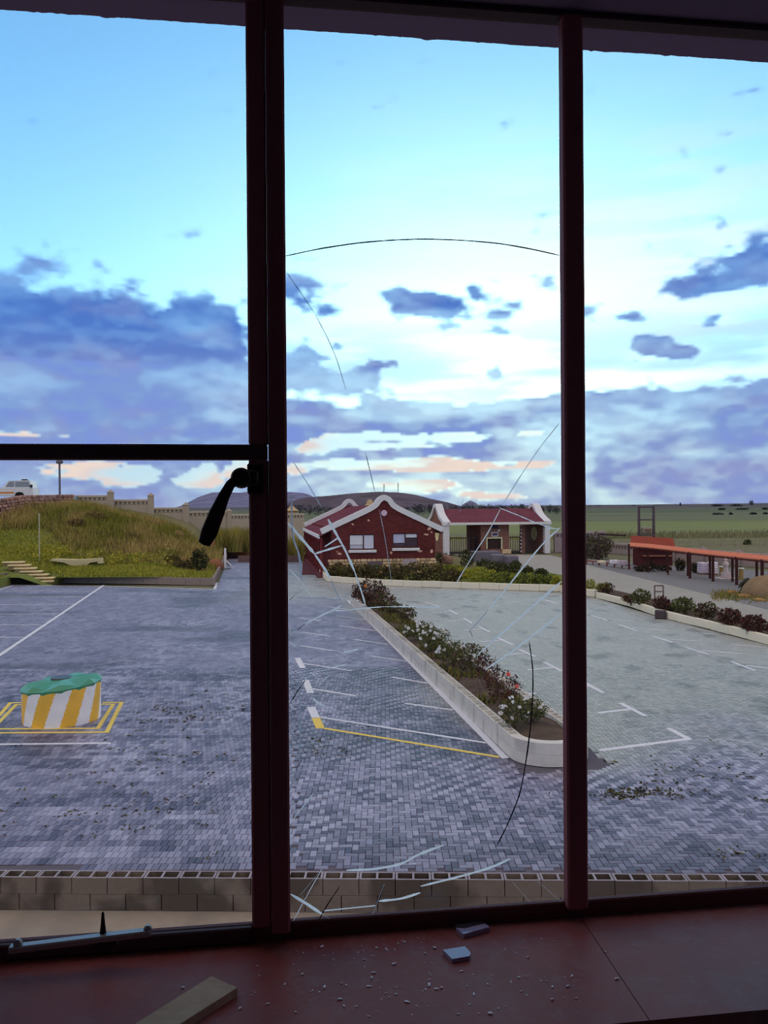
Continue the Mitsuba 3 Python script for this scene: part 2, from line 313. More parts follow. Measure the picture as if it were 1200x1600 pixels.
# cracks in the middle pane: runs of (pixel-seen) points on the glass, width in millimetres, kind
CRACKS = [
 ('D', 1.5, [(445,402),(500,390),(560,381),(610,377),(660,375),(720,377),(780,382),(830,391),(874,401)]),
 ('D', .7, [(446,425),(470,459),(492,492)]), ('G', 1., [(492,492),(512,530),(526,562),(540,610)]), ('D', .9, [(570,706),(578,738),(585,768)]),
 ('G', .9, [(592,796),(601,840),(611,908)]),
 ('W', 1.4, [(872,662),(845,695),(814,740),(783,790)]), ('W', 1.5, [(780,796),(761,833),(740,864),(710,913)]),
 ('W', 2.2, [(780,794),(808,805)]), ('W', 1.2, [(808,805),(838,818),(866,826)]), ('W', 2.4, [(852,826),(872,826)]),
 ('W', 2.2, [(874,824),(850,845),(822,878),(789,920),(761,953)]), ('G', 1.6, [(761,953),(745,972),(733,984)]), ('D', 1.4, [(733,984),(737,994)]),
 ('W', 3.2, [(875,908),(815,960),(746,1021)]), ('W', 3.0, [(875,957.5),(840,985),(800,1016),(757,1045)]), ('G', 1., [(776,1011),(752,1030)]),
 ('D', 1.7, [(825,1002),(831,1042),(831,1083),(827,1137),(821,1183),(811,1240),(788,1294),(775,1318)]),
 ('W', 4., [(541,1357),(582,1356),(627,1348),(651,1333),(692,1318)]), ('W', 2.4, [(627,1348),(649,1347)]),
 ('W', 4., [(591,1405),(625,1402),(656,1392)]), ('W', 4., [(656,1382),(721,1366),(766,1353),(796,1339)]), ('W', 4.2, [(506,1420),(586,1412)]),
 ('D', 1.2, [(586,1412),(591,1405),(600,1378)]), ('D', 1.2, [(656,1392),(657,1372)]), ('W', 4.2, [(454,1394),(482,1411),(504,1426)]),
 ('W', 1.2, [(504,1353),(480,1395),(456,1440)]), ('D', 1.4, [(530,1383),(510,1412),(495,1440)]), ('G', 1.2, [(600,1378),(580,1430)]), ('G', 1.2, [(504,1353),(469,1396)]),
 ('G', 1.3, [(562,1314),(600,1308),(647,1300)]), ('G', 1., [(798,1374),(827,1407)]), ('G', 1., [(838,1374),(876,1407)]), ('G', 1.2, [(504,1426),(530,1441)]),
 ('W', 1.7, [(489,1238),(467,1266),(456,1280)]), ('G', 1.4, [(498,1143),(482,1165)]), ('D', 1.6, [(471,1185),(462,1202)]), ('W', 1.5, [(462,1202),(453,1217)]),
 ('D', 1.2, [(477,1061),(464,1080),(453,1097)]), ('W', 1.6, [(468,1059),(494,1054)]), ('W', 2.4, [(472,1064),(480,1058)]), ('W', 1.8, [(515,1053),(498,1069)]),
 ('W', 2.2, [(489,1089),(496,1096),(504,1101)]), ('W', 3.4, [(452,889),(468,905)]), ('W', 2.4, [(468,905),(488,932)]), ('D', 1.6, [(452,937),(459,931)]), ('G', 1.2, [(459,931),(474,919)]),
 ('G', 1.4, [(461,933),(500,934),(533,937)]), ('W', 3.6, [(449,816),(470,840),(491,865)]), ('W', 2.8, [(491,865),(505,885),(516,904)]), ('G', 1.2, [(516,904),(525,925),(532,938)]),
 ('W', 2.8, [(512,811),(527,838),(540,861),(554,894)]), ('W', 2.0, [(554,894),(563,920),(570,943)]), ('W', 2.6, [(491,865),(510,859),(534,852)]), ('W', 4.6, [(507,854),(528,840)]),
 ('G', 2.6, [(455.5,775),(456,838),(468,866),(471,907)]), ('G', 1., [(458,722),(480,755),(503,794)]),
 ('W', 2.2, [(453,992),(464,983)]), ('D', 1.8, [(464,983),(476,974)]), ('W', 2.4, [(476,974),(505,959),(520,953),(533,945)]),
 ('W', 1.6, [(521,953),(541,953),(560,950),(600,947)]), ('W', 1.5, [(600,947),(640,947),(690,948)]), ('W', 4.4, [(452,1001),(462,1009)]), ('W', 3., [(453,981),(454,992)]),
 ('W', 2.6, [(536,1018),(548,1016),(560,1013)]), ('W', 1.6, [(511,1042),(526,1040),(542,1036)]), ('G', 1.6, [(466,1060),(470,1120),(467,1205)]), ('G', 1., [(722,780),(717,800)]),
]
CM = {'W': 'm_crack', 'D': 'm_dark', 'G': 'm_hair'}  # dark runs carry the shade of the crack in their colour
for i, (kind, w, pts) in enumerate(CRACKS):
    q = np.array([onpane(*p) for p in pts])
    if len(q) > 2:                       # rounder runs
        tt = np.linspace(0, len(q) - 1, (len(q) - 1) * 4 + 1)
        q = np.stack([np.interp(tt, np.arange(len(q)), q[:, k]) for k in (0, 1)], 1)
        for _ in range(2): q[1:-1] = .25 * q[:-2] + .5 * q[1:-1] + .25 * q[2:]
    r = np.random.default_rng(i); n = len(q)
    d = np.gradient(q, axis=0); d /= np.linalg.norm(d, axis=1, keepdims=True)
    side = np.stack([-d[:, 1], d[:, 0]], 1)
    ww = w * (.00060 if kind == 'W' else .00052) * (.75 + .5 * r.random(n)); ww[[0, -1]] *= .45
    a, b = q + side * ww[:, None], q - side * ww[:, None]
    t = TP - .0012 - .00003 * i
    slope = np.sign(a[:, 1] - b[:, 1]) * np.abs(side[:, 1]) * ww * .55 * (kind != 'D')   # the fracture face leans up to the sky
    v = np.vstack([np.stack([a[:, 0], t - .004 - slope, a[:, 1]], 1), np.stack([b[:, 0], t - .004 + slope, b[:, 1]], 1)])
    f = [[j, j + 1, n + j + 1] for j in range(n - 1)] + [[j, n + j + 1, n + j] for j in range(n - 1)]
    put('window_1__pane__crack', mv(trimesh.Trimesh(v, f, process=False), WM), mat=CM[kind])

# casement fastener: plate, boss and a flat tapering blade hanging down to the left
IRON = (.035, .018, .02)
def wpix(u, v, t):
    s, z = onpane(u, v, t); return np.array([s, t, z])
tf = TF - .012
p0, p1 = wpix(386, 724, tf), wpix(398, 772, tf)
put('window_1__fastener__plate', wbox(p0[0], p1[0] + .012, TF - .012, TF + .002, p1[2], p0[2], .002), IRON, 'm_paint')
c0 = wpix(377, 747, TF - .03)
put('window_1__fastener__boss', mv(cat(mv(lathe([(0, -.014), (.013, -.014), (.0145, -.008), (.0145, .008), (.012, .015), (0, .017)], 24), trimesh.transformations.rotation_matrix(math.pi / 2, [1, 0, 0])), box(0, .024, -.009, .014, -.011, .011, .003)), WM @ np.array([[1, 0, 0, c0[0]], [0, 1, 0, c0[1]], [0, 0, 1, c0[2]], [0, 0, 0, 1.]])), IRON, 'm_paint', smooth=40)
path = [wpix(u, v, TF - .04) for u, v in ((372, 748), (360, 757), (350, 775), (338, 803), (327, 832), (319, 850))]
wd = [.0075, .0068, .008, .0105, .0115, .0085]
v, f = [], []
for i, (p, h) in enumerate(zip(path, wd)):
    dd = np.array(path[min(i + 1, 5)]) - np.array(path[max(i - 1, 0)]); dd /= np.linalg.norm(dd)
    nrm = np.array([-dd[2], 0, dd[0]])
    for k in range(10):
        a = 2 * math.pi * k / 10
        v.append(p + nrm * h * math.cos(a) + np.array([0, 1, 0]) * .005 * math.sin(a))
for i in range(5):
    for k in range(10):
        a, b = i * 10 + k, i * 10 + (k + 1) % 10
        f += [[a, b, b + 10], [a, b + 10, a + 10]]
tip = path[-1] + (path[-1] - path[-2]) * .12
v += [path[0], tip]; f += [[60, (k + 1) % 10, k] for k in range(10)] + [[61, 50 + k, 50 + (k + 1) % 10] for k in range(10)]
put('window_1__fastener__blade', mv(trimesh.Trimesh(v, f, process=False), WM), IRON, 'm_paint', smooth=50)
# casement stay along the bottom of the casement
a, b = wpix(14, 1483, TF - .025), wpix(236, 1456, TF - .025)
def bar(p, q, w, h):
    d = q - p; L = np.linalg.norm(d); x = d / L; z = np.array([0, 0, 1.]) - x * x[2]; z /= np.linalg.norm(z); y = np.cross(z, x)
    M = np.eye(4); M[:3, 0], M[:3, 1], M[:3, 2], M[:3, 3] = x, y, z, p
    return mv(box(0, L, -w / 2, w / 2, -h / 2, h / 2, min(w, h) * .2), M)
put('window_1__stay__arm', mv(bar(a, b, .014, .009), WM), mat='m_metal', label='worn metal stay arm')
for u, v_ in ((28, 1474), (231, 1452)):
    c = wpix(u, v_, TF - .025)
    M = np.eye(4); M[:3, 3] = c - [0, 0, .004]
    put('window_1__stay__rivet', mv(lathe([(0, 0), (.006, 0), (.006, .006), (.003, .010), (0, .0105)], 14), WM @ M), mat='m_metal', smooth=40)
c = wpix(161, 1464, TF - .02)
M = np.eye(4); M[:3, 3] = c
put('window_1__stay__peg', mv(cat(lathe([(0, -.012), (.012, -.012), (.0125, -.002), (.005, .002), (.0032, .016), (.0018, .034), (0, .036)], 14), box(-.016, .02, -.007, .006, -.014, -.004, .002)), WM @ M), IRON, 'm_paint', smooth=40)

# sill: two painted slabs meeting in a fine joint
def sill_col(p, n, uv):
    k = fbm(p.x * 7, p.y * 7, p.z * 7, 4)
    old = smoothstep(.22, .55, p.x + .1 * (k - .5)) * .30                 # the right-hand slab is greyer with wear
    dust = old + smoothstep(.46, .72, fbm(p.x * 26 + 9, p.y * 26, 0, 4)) * .16 + .12 * smoothstep(.55, .8, fbm(p.x * 160, p.y * 160, 0, 2))
    return mix(mi.Color3f(.30, .070, .062) * (.7 + .6 * k), mi.Color3f(.30, .23, .25), dust)
bsdf('m_sill', {'type': 'twosided', 'bsdf': {'type': 'principled', 'base_color': mikit.proc(sill_col), 'roughness': .5, 'specular': .2}})
ZS = -.638
def onsill(u, v):
    d = ray(u, v); p = d * (ZS / d[2])
    return np.array([S_ @ p, N_ @ p])
j0, j1 = onsill(905, 1430), onsill(1012, 1590)
js = lambda t: j0[0] + (j1[0] - j0[0]) * (t - j0[1]) / (j1[1] - j0[1])
TS = .944
for q in ([(SL, TS), (js(TS) - .0006, TS), (js(TF + .05) - .0006, TF + .05), (SL, TF + .05)], [(js(TS) + .0006, TS), (SR, TS), (SR, TF + .05), (js(TF + .05) + .0006, TF + .05)]):
    put('window_1__sill_slab', mv(ext(q, .022, ZS - .022), WM), mat='m_sill')
put('window_1__outer_sill', mv(ext([(SL, TF + .05), (SR, TF + .05), (SR, T1 + .01), (SL, T1 + .01)], .01, -.67), WM), (.3, .26, .25))

# on the sill: a wooden offcut, two thick bits of glass and crumbs of it
e0, e1, e2, e3 = onsill(214, 1612), onsill(330, 1538), onsill(371, 1556), onsill(262, 1625)
d = (e1 - e0) / np.linalg.norm(e1 - e0)
q = [e0 - d * .05, e1, e2, e3 - d * .05]
wood, _ = painted(ext(q, .011, ZS), (.3, .2, .13))
def wood_col(p, n, uv):
    k = fbm(p.x * 30 + p.y * 110, p.y * 30 - p.x * 40, p.z * 60, 4)
    return mix(mi.Color3f(.42, .29, .20), mi.Color3f(.66, .50, .37), k)
bsdf('m_wood', {'type': 'twosided', 'bsdf': {'type': 'diffuse', 'reflectance': mikit.proc(wood_col)}})
put('wood_offcut', mv(wood, WM), mat='m_wood', label='pale flat wooden offcut lying on the red sill at the lower left', cat='wood offcut')
bsdf('m_chunk', {'type': 'twosided', 'bsdf': {'type': 'principled', 'base_color': {'type': 'rgb', 'value': [.34, .30, .46]}, 'roughness': .12, 'specular': .7}})  # lilac of the mirrored sky is put into the base colour
bsdf('m_chunk_dark', {'type': 'twosided', 'bsdf': {'type': 'principled', 'base_color': {'type': 'rgb', 'value': [.05, .035, .05]}, 'roughness': .25, 'specular': .5}})
def chunk(name, pix, h, m, lab):
    q = [onsill(*p) for p in pix]
    put(name, mv(cat(ext(sg.Polygon(q).buffer(-.0012), h, ZS)), WM), mat=m, label=lab, cat='glass fragment', group='glass fragments on the sill')
chunk('glass_fragment', [(690,1490),(706,1506),(735,1501),(737,1495),(727,1484)], .006, 'm_chunk', 'glass fragment coloured with reflected sky, lying flat in the middle of the sill')
chunk('glass_fragment', [(708,1452),(724,1466),(765,1455),(748,1442)], .007, 'm_chunk_dark', 'dark topped glass fragment against the window frame on the sill')
scene['glass_fragment_001__edge'] = mikit.ply(mv(ext([onsill(*p) for p in ((712,1457),(724,1467),(765,1456),(758,1450),(726,1458))], .0072, ZS), WM), 'm_chunk')
tag('glass_fragment_001__edge', 'cut edge coloured with reflected sky')
bsdf('m_crumb', {'type': 'twosided', 'bsdf': {'type': 'principled', 'base_color': {'type': 'rgb', 'value': [.75, .7, .76]}, 'roughness': .2, 'specular': .8}})
r = np.random.default_rng(3)
crumb = [mikit.ply(rock((1, 1, .7), 20 + i, 1, .5), 'm_crumb') for i in range(3)]
n = 0
while n < 150:
    u, v = r.normal(640, 150), 1462 + 128 * r.random() ** 1.1
    if not (250 < u < 990) or v < 1478 - (u - 455) * .09 - 2 or (680 < u < 772 and v < 1512): continue
    p = onsill(u, v)
    if p[1] > TF - .006 or p[1] < TS + .004: continue
    s = .0007 + .0013 * r.random() ** 3
    M = WM @ frame((p[0], p[1], ZS + s * .55), r.random() * 360) @ np.diag([s * (1 + 1.6 * r.random()), s, s, 1])
    copy('glass_crumb', crumb[n % 3], M, label='tiny pale crumb of broken glass scattered on the red sill', cat='glass crumb', group='glass crumbs on the sill')
    n += 1

# ------------------------------------------------------------------ the ground: car park paving, roads, banks, fields
def poly(pts, z=0.0): return [tuple(g(u, v, z)[:2]) for u, v in pts]
SITE = -9.0                                # the site's grid is turned this much
AX = np.array([math.sin(math.radians(9)) * -1, math.cos(math.radians(9)), 0])   # into the distance
RX = np.array([AX[1], -AX[0], 0])                                              # to the right
IL0, IL1 = g(800, 1187)[:2], g(548, 944)[:2]              # left foot of the planter, near and far
IDIR = (IL1 - IL0) / np.linalg.norm(IL1 - IL0); IR = np.array([IDIR[1], -IDIR[0]]); ILEN = np.linalg.norm(IL1 - IL0); IW = 1.34
def planter_side(x, y):                    # metres to the right of the planter's left side
    return (x - IL0[0]) * IR[0] + (y - IL0[1]) * IR[1]

# far fields rising to the skyline
def field_z(x, y):
    d = np.hypot(x, y)
    base = -1.2 + 15.0 * sst(300, 2600, d) + 7 * sst(600, 2600, x) * sst(500, 2000, y)
    return base + 3.0 * (meshkit.fbm(np.stack([x / 420, y / 420, 0 * x], -1), 3, 4) - .5) * sst(200, 900, d)
def field_col(p, n, uv):
    d = p.y + .15 * p.x
    w = fbm(p.x * .012, p.y * .02, 0, 4)
    s = fbm(p.x * .05, p.y * .16, 0, 3)
    s2 = smoothstep(.36, .64, fbm(p.x * .0045 + 3, p.y * .035, 2, 4))
    a = mix(mi.Color3f(.17, .18, .13), mi.Color3f(.25, .235, .18), s)              # rank grey-green grass by the wall
    b = mix(mi.Color3f(.20, .25, .11), mi.Color3f(.29, .31, .15), s)              # bright strip of crop
    c = mix(mi.Color3f(.12, .16, .11), mi.Color3f(.22, .235, .155), w * .5 + s2 * .5)
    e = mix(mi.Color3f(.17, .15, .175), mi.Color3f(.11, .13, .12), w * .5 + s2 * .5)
    k = d + 70 * (w - .5)
    o = mix(a, b, smoothstep(150, 185, k))
    o = mix(o, c, smoothstep(250, 420, k))
    return mix(o, e, smoothstep(700, 1500, d + 500 * (w - .5)))  # far ground goes purple grey: distance haze put into its colour
bsdf('m_field', {'type': 'twosided', 'bsdf': {'type': 'diffuse', 'reflectance': mikit.proc(field_col)}})
ys = np.concatenate([np.linspace(78, 300, 24), np.geomspace(320, 3200, 46)])
def fan(zf):
    t = np.linspace(-1.1, 1.1, 90)
    v = np.array([[y * k, y, 0] for y in ys for k in t]); v[:, 2] = zf(v[:, 0], v[:, 1])
    n = len(t); i, j = np.meshgrid(np.arange(len(ys) - 1), np.arange(n - 1), indexing='ij'); a = (i * n + j).ravel()
    return trimesh.Trimesh(v, np.vstack([np.stack([a, a + 1, a + n + 1], 1), np.stack([a, a + n + 1, a + n], 1)]), process=False)
put('field', fan(field_z), mat='m_field', smooth=True, label='open green veld rising to a low skyline beyond the boundary wall', kind='structure')

# bare ground of the plot
def earth_col(p, n, uv):
    k = fbm(p.x * .8, p.y * .5, 0, 4)
    return mix(mi.Color3f(.20, .17, .12), mi.Color3f(.24, .25, .14), k)
bsdf('m_earth', {'type': 'twosided', 'bsdf': {'type': 'diffuse', 'reflectance': mikit.proc(earth_col)}})
put('ground', cat(box(-75, 80, 26, 110, -.6, -.05), box(19, 80, 9.5, 26, -.6, -.05), box(-75, -44.9, 11, 26, -.6, -.05)), mat='m_earth', label='bare earth of the plot around the car park', kind='structure')

# the paved car park: pavers near the building are laid one by one, further off the surface carries their colour
LOT = [(-3000, 1358), (-3000, 915), (22, 913), (337, 921), (357, 872), (470, 872), (500, 898), (511, 909), (551, 912), (600, 915.5), (875, 925), (930, 934), (1033, 965), (1200, 1008), (2600, 1360)]
lot = [tuple(g(u, min(v, 1100))[:2]) for u, v in LOT[2:-1]]
lot = [(-45, 10.49), (-45, 45.2)] + lot + [(19.5, 20), (24, 8.56)]
LOTP = sg.Polygon(lot).buffer(0)
YN = 21.5                                  # pavers are laid one by one up to here
def pave_col(p, n, uv):
    x, y = p.x, p.y
    q = (x - float(IL0[0])) * float(IR[0]) + (y - float(IL0[1])) * float(IR[1])
    w1 = fbm(x * .30, y * .22, 3, 4); w2 = fbm(x * .9 + 7, y * .5, 9, 4)
    sand = smoothstep(-.2, 1.2, q + (w1 - .5) * 3) * smoothstep(12.6, 16.5, y + (w1 - .5) * 6)
    sand = dr.maximum(sand, .8 * smoothstep(33, 40, y + (w2 - .5) * 5) * smoothstep(-9., -4., x))
    a, b = dr.floor(x / .085), dr.floor(y / .085)
    k = a - b - 4 * dr.floor((a - b) / 4)
    ia, ib = a - dr.select(k == 1, 1., 0.), b + dr.select(k == 3, 1., 0.)
    c1 = cell_rand(ia, ib, 3); c2 = noise(x * 4.3, y * 2.6, 5)
    t = c1 * .55 + c2 * .45
    base = mix(mi.Color3f(.11, .095, .15), mi.Color3f(.29, .272, .37), t)
    wash = smoothstep(.50, .72, w2)
    base = mix(base, mi.Color3f(.40, .40, .50), wash * .5 * smoothstep(.3, .9, t))
    base = base * (1 - .45 * smoothstep(.52, .74, fbm(x * .23 + 30, y * .42, 1, 4)))
    s = mix(mi.Color3f(.30, .302, .272), mi.Color3f(.395, .395, .352), c2 * .4 + w2 * .6)
    s = s * (1 - .38 * smoothstep(.60, .80, fbm(x * 1.7 + 11, y * 1.1, 4, 4))) * (.90 + .2 * c1)
    return mix(base, s, sand)
bsdf('m_paving', {'type': 'twosided', 'bsdf': {'type': 'principled', 'base_color': mikit.proc(pave_col), 'roughness': .55, 'specular': .4}})
far = LOTP.intersection(sg.box(-100, YN - .5, 100, 200)); near = LOTP.intersection(sg.box(-100, 0, 100, YN - .5))
put('paving', ext(far, .3, -.304), mat='m_paving', label='block paved car park in front of the gatehouse', kind='structure')
put('paving__bedding', ext(near, .3, -.314), (.15, .14, .17))
DRUM = g(97, 1122)[:2]
LW, GAP = .085, .002
def paver_mesh(L, Wd):
    o, i, h = GAP / 2, GAP / 2 + .0045, .012
    v = [(o, o, -h), (L - o, o, -h), (L - o, Wd - o, -h), (o, Wd - o, -h), (i, i, 0), (L - i, i, 0), (L - i, Wd - i, 0), (i, Wd - i, 0)]
    f = [[4, 5, 6], [4, 6, 7]] + [t for k in range(4) for t in ([k, (k + 1) % 4, (k + 1) % 4 + 4], [k, (k + 1) % 4 + 4, k + 4])]
    return np.array(v, float), np.array(f)
PAV = []
for b in range(int(9.0 / LW), int(YN / LW)):
    y = b * LW
    for a in range(int(-.74 * (y + 1) / LW), int(.66 * (y + 1) / LW)):
        x = a * LW
        if x < -1.1 - (y - 9) * .115:                      # stretcher bond, laid end-on
            if b % 2 == 0: PAV.append((x + (b // 2 % 2) * LW / 2, y, 1))
        else:
            k = (a - b) % 4
            if k == 0: PAV.append((x, y, 0))
            elif k == 2: PAV.append((x, y - LW, 1))
PAV = np.array(PAV)
_keep = LOTP.buffer(-.12)
q = planter_side(PAV[:, 0], PAV[:, 1]); along = (PAV[:, 0] - IL0[0]) * IDIR[0] + (PAV[:, 1] - IL0[1]) * IDIR[1]
inside = shapely.contains_xy(_keep, PAV[:, 0] + .1, PAV[:, 1] + .1) & ~((q > -.12) & (q < IW + .1) & (along > -.75)) & (PAV[:, 1] < YN - .1)
PAV = PAV[inside]
r = np.random.default_rng(11)
x, y = PAV[:, 0], PAV[:, 1]; n = len(PAV)
P3 = lambda sx, sy, z: np.stack([x * sx, y * sy, 0 * x + z], -1)
w1 = meshkit.fbm(P3(.3, .22, 3), 4, 1); w2 = meshkit.fbm(P3(.9, .5, 9), 4, 2); c2 = meshkit.noise(P3(4.3, 2.6, 5), 3); c1 = r.random(n)
qq = planter_side(x, y)
sand = sst(-.2, 1.2, qq + (w1 - .5) * 3) * sst(12.6, 16.5, y + (w1 - .5) * 6)
herr = sst(-1.2, .4, x + 1.1 + (y - 9) * .115)             # herringbone part: sheen of the end-on pavers painted in as a paler tone, in patches
worn = sst(.42, .60, meshkit.fbm(P3(.55, .8, 2) + [3, 1, 0], 3, 14)) * sst(9.6, 11.5, y + (w2 - .5) * 3)  # patches where that painted sheen shows most
lay = np.where(PAV[:, 2] == 1, .42, -.22) * herr * (.15 + .85 * worn)
rows = meshkit.fbm(P3(.7, 4.2, 8), 3, 15) - .5
t = np.clip(.5 + (c1 - .5) * (.55 + .3 * herr) + (c2 - .5) * .5 + rows * .9 * (1 - herr) + lay - .08, 0, 1)
base = np.array([.080, .068, .118]) * (1 - t)[:, None] + np.array([.37, .345, .455]) * t[:, None]
wash = sst(.50, .72, w2) * .6 * sst(.3, .9, t)
base = base * (1 - wash)[:, None] + np.array([.43, .43, .53]) * wash[:, None]
base *= (1 - .42 * sst(.52, .74, meshkit.fbm(P3(.23, .42, 1) + [30, 0, 0], 4, 5)))[:, None]
m_ = (c2 * .4 + w2 * .6)[:, None]
sandc = (np.array([.29, .292, .262]) * (1 - m_) + np.array([.395, .395, .352]) * m_) * (.84 + .32 * c1)[:, None] * (1 - .38 * sst(.60, .80, meshkit.fbm(P3(1.7, 1.1, 4) + [11, 0, 0], 4, 19)))[:, None]
PC = base * (1 - sand)[:, None] + sandc * sand[:, None]
dz = r.normal(size=n) * .0016; tx, ty = r.normal(size=(2, n)) * .012
order = np.argsort(y + np.abs(x) * .02)
single = order[:300]; rest = order[300:]
bsdf('m_paver', {'type': 'twosided', 'bsdf': {'type': 'principled', 'base_color': VC, 'roughness': .5, 'specular': .45}})
PM = [paver_mesh(2 * LW, LW), paver_mesh(LW, 2 * LW)]
V, Fc, K = [], [], []
o = 0
for kind in (0, 1):
    idx = rest[PAV[rest, 2] == kind]; v0, f0 = PM[kind]
    v = v0[None] + np.stack([x[idx], y[idx], dz[idx]], -1)[:, None]
    v[..., 2] += tx[idx][:, None] * (v0[:, 0] - LW) + ty[idx][:, None] * (v0[:, 1] - LW)
    V.append(v.reshape(-1, 3)); Fc.append((f0[None] + (np.arange(len(idx)) * 8)[:, None, None]).reshape(-1, 3) + o); o += len(idx) * 8
    K.append(np.repeat(PC[idx], 8, 0))
k = key('paving__paver_field')
scene[k] = mikit.ply(trimesh.Trimesh(np.vstack(V), np.vstack(Fc), process=False), 'm_paver', color=np.vstack(K)); tag(k, kind='stuff')
qn = np.quantile(PC[single].mean(1), [.1, .35, .6, .85])
variants = {}
for i in single:
    c = int(np.argmin(np.abs(qn - PC[i].mean()))); kd = int(PAV[i, 2])
    if (c, kd) not in variants:
        ref = np.argmin(np.abs(PC[single].mean(1) - qn[c]))
        variants[c, kd] = mikit.ply(trimesh.Trimesh(*PM[kd], process=False), 'm_paver', color=np.tile(PC[single][ref], (8, 1)))
    copy('paving__paver', variants[c, kd], frame((x[i], y[i], dz[i]), 0))

# painted lines on the paving
def strip(pts, w, h=.004, z=.0005):
    p = np.array([g(*q)[:2] for q in pts])
    return ext(sg.LineString(p).buffer(w / 2, cap_style='flat', join_style='mitre'), h, z)
WHITE, YEL = (.80, .80, .84), C(212, 180, 108)
_paint = [sg.Polygon()]
def strip2(pts, w):
    return sg.LineString(np.array([g(*q)[:2] for q in pts])).buffer(w / 2, cap_style='flat', join_style='mitre')
def line(lab, *runs, w=.10, col=WHITE, grp=None, cat_='road marking'):
    q = shapely.union_all([strip2(run, w) for run in runs])
    q = q.difference(_paint[0].buffer(.012)); _paint[0] = _paint[0].union(q)
    q = max(getattr(q, 'geoms', [q]), key=lambda x: x.area) if len(runs) == 1 else q
    put('painted_line', ext(q, .004, .0005), col, label=lab, cat=cat_, group=grp, var=.12, scale=2.2, seed=len(USED))
line('long white line crossing the car park diagonally at the far left', [(-60, 1062), (0, 1023.5), (162, 914.5)], w=.13)
for i, (a, b) in enumerate([((9, 923), (146, 923.3)), ((-40, 933), (131, 933)), ((-60, 945), (116, 944)), ((-80, 960), (92, 959)), ((-90, 977), (64, 976.7)), ((-120, 996), (36, 996))]):
    line(f'thin white stall line beside the long diagonal, {["farthest","second farthest","third farthest","fourth farthest","fifth farthest","nearest"][i]} of its row', [a, b], w=.09, grp='stall lines beside the steps')
line('white line along the foot of the grass bank with a short end tick', [(22, 914.5), (163, 916), (335, 920.5)], [(335.2, 920.9), (339, 910.5)], w=.14)
line('short white edge line at the foot of the low wall at far left', [(-30, 931), (21, 914.5)], w=.12)
line('single white bar in front of the striped drum', [(-40, 1163.5), (173, 1161.5)], w=.085)
line('long white line along the left foot of the rose planter', [(544, 938.5), (622, 1016), (790, 1185)], w=.13)
line('yellow stall line nearest the end of the rose planter', [(506, 1138), (780, 1183)], w=.09, col=YEL)
line('thick yellow tick at the end of the yellow stall line', [(493.5, 1122), (500.5, 1138)], w=.17, col=YEL)
line('thick white tick joined to the yellow tick', [(486, 1105), (493.5, 1121.5)], w=.17)
for i, (a, b) in enumerate([((498, 1120.5), (764, 1161.5)), ((483, 1075.5), (556, 1087.5)), ((472, 1036.5), (549, 1048)), ((469, 1009), (521, 1017)), ((471, 988), (516, 994)), ((468, 966), (500, 970))]):
    line(f'white stall line left of the lane, {ORD[i]} from the yellow line' if i else 'long white stall line next to the yellow line', [a, b], w=.085, grp='stall lines left of the lane')
for i, (a, b) in enumerate([((632.5, 1099), (708, 1109.6)), ((612, 1058), (670, 1068)), ((578, 1025), (637, 1033.5)), ((552, 999), (607, 1007)), ((531, 978), (589, 986)), ((525, 962.5), (570, 967.5)), ((508, 948), (543, 952))]):
    line(f'white stall line meeting the line along the planter, {ORD[i]} on that side', [a, b], w=.085, grp='stall lines along the planter')
for i, (a, b) in enumerate([((464.6, 1028), (473, 1044)), ((477.5, 1062.5), (485, 1083))]):
    line(['thick white tick at the end of the third left stall line', 'thick white tick at the end of the second left stall line'][i], [a, b], w=.16)
TEES = [([(1044, 1138), (1077, 1155)], [(936, 1172.6), (1077, 1154.5)]), ([(970, 1099), (1009, 1119)], [(935, 1114), (987, 1108)]), ([(905, 1062), (943, 1083)], [(880, 1075), (926, 1072)]), ([(850, 1034.6), (878, 1049)], [(825, 1047), (862.5, 1043)]),
        ([(810, 1014.6), (836, 1026)], [(787.5, 1024), (819, 1021)]), ([(776, 996), (801, 1007.5)], [(751, 1003), (783, 1001)]), ([(748, 979), (765, 987.5)], [(723, 985.5), (752, 983)]), ([(724, 966), (738, 974)], [(698, 971), (725, 969.3)]), ([(702, 953), (715, 960)], [(675, 957.8), (702, 955.8)]), ([(664, 941), (691, 949.5)], [(606, 946.6), (668, 945.8)])]
for i, (a, b) in enumerate(TEES):
    line(f'white T shaped stall mark right of the planter, {ORD[i]} to the window' if i else 'large white corner mark right of the planter with a long side line', a, b, w=.11, grp='stall marks right of the planter')
line('short white stall line end behind the last roses of the planter', [(796, 1089.6), (837, 1083)], w=.1)
line('short white stall line end behind the red stemmed rose', [(762, 1055), (787, 1051)], w=.1)
line('short white line just right of the planter nose', [(860, 1122.5), (878, 1121)], w=.1)
TEER = [([(1142.7, 1034), (1181, 1048)], [(1165, 1040), (1215, 1045.5)]), ([(1071, 1011.4), (1106.5, 1022.7)], [(1096.6, 1017), (1160, 1022)]), ([(1018.7, 994), (1050.7, 1003.7)], [(1035, 998.6), (1096.6, 1002.6)]), ([(967.7, 976), (995.4, 986)], [(987.5, 981), (1041, 986)]), ([(924.6, 962), (950, 970)], [(942, 967), (991, 971)]), ([(893, 950), (912, 956.5)], [(908, 954.8), (948, 957.5)]), ([(850, 937.5), (873, 944)], [(852, 938), (878, 941)])]
for i, (a, b) in enumerate(TEER):
    line(f'white T shaped stall mark along the right kerb, {ORD[i]} to the window', a, b, w=.1, grp='stall marks along the right kerb')
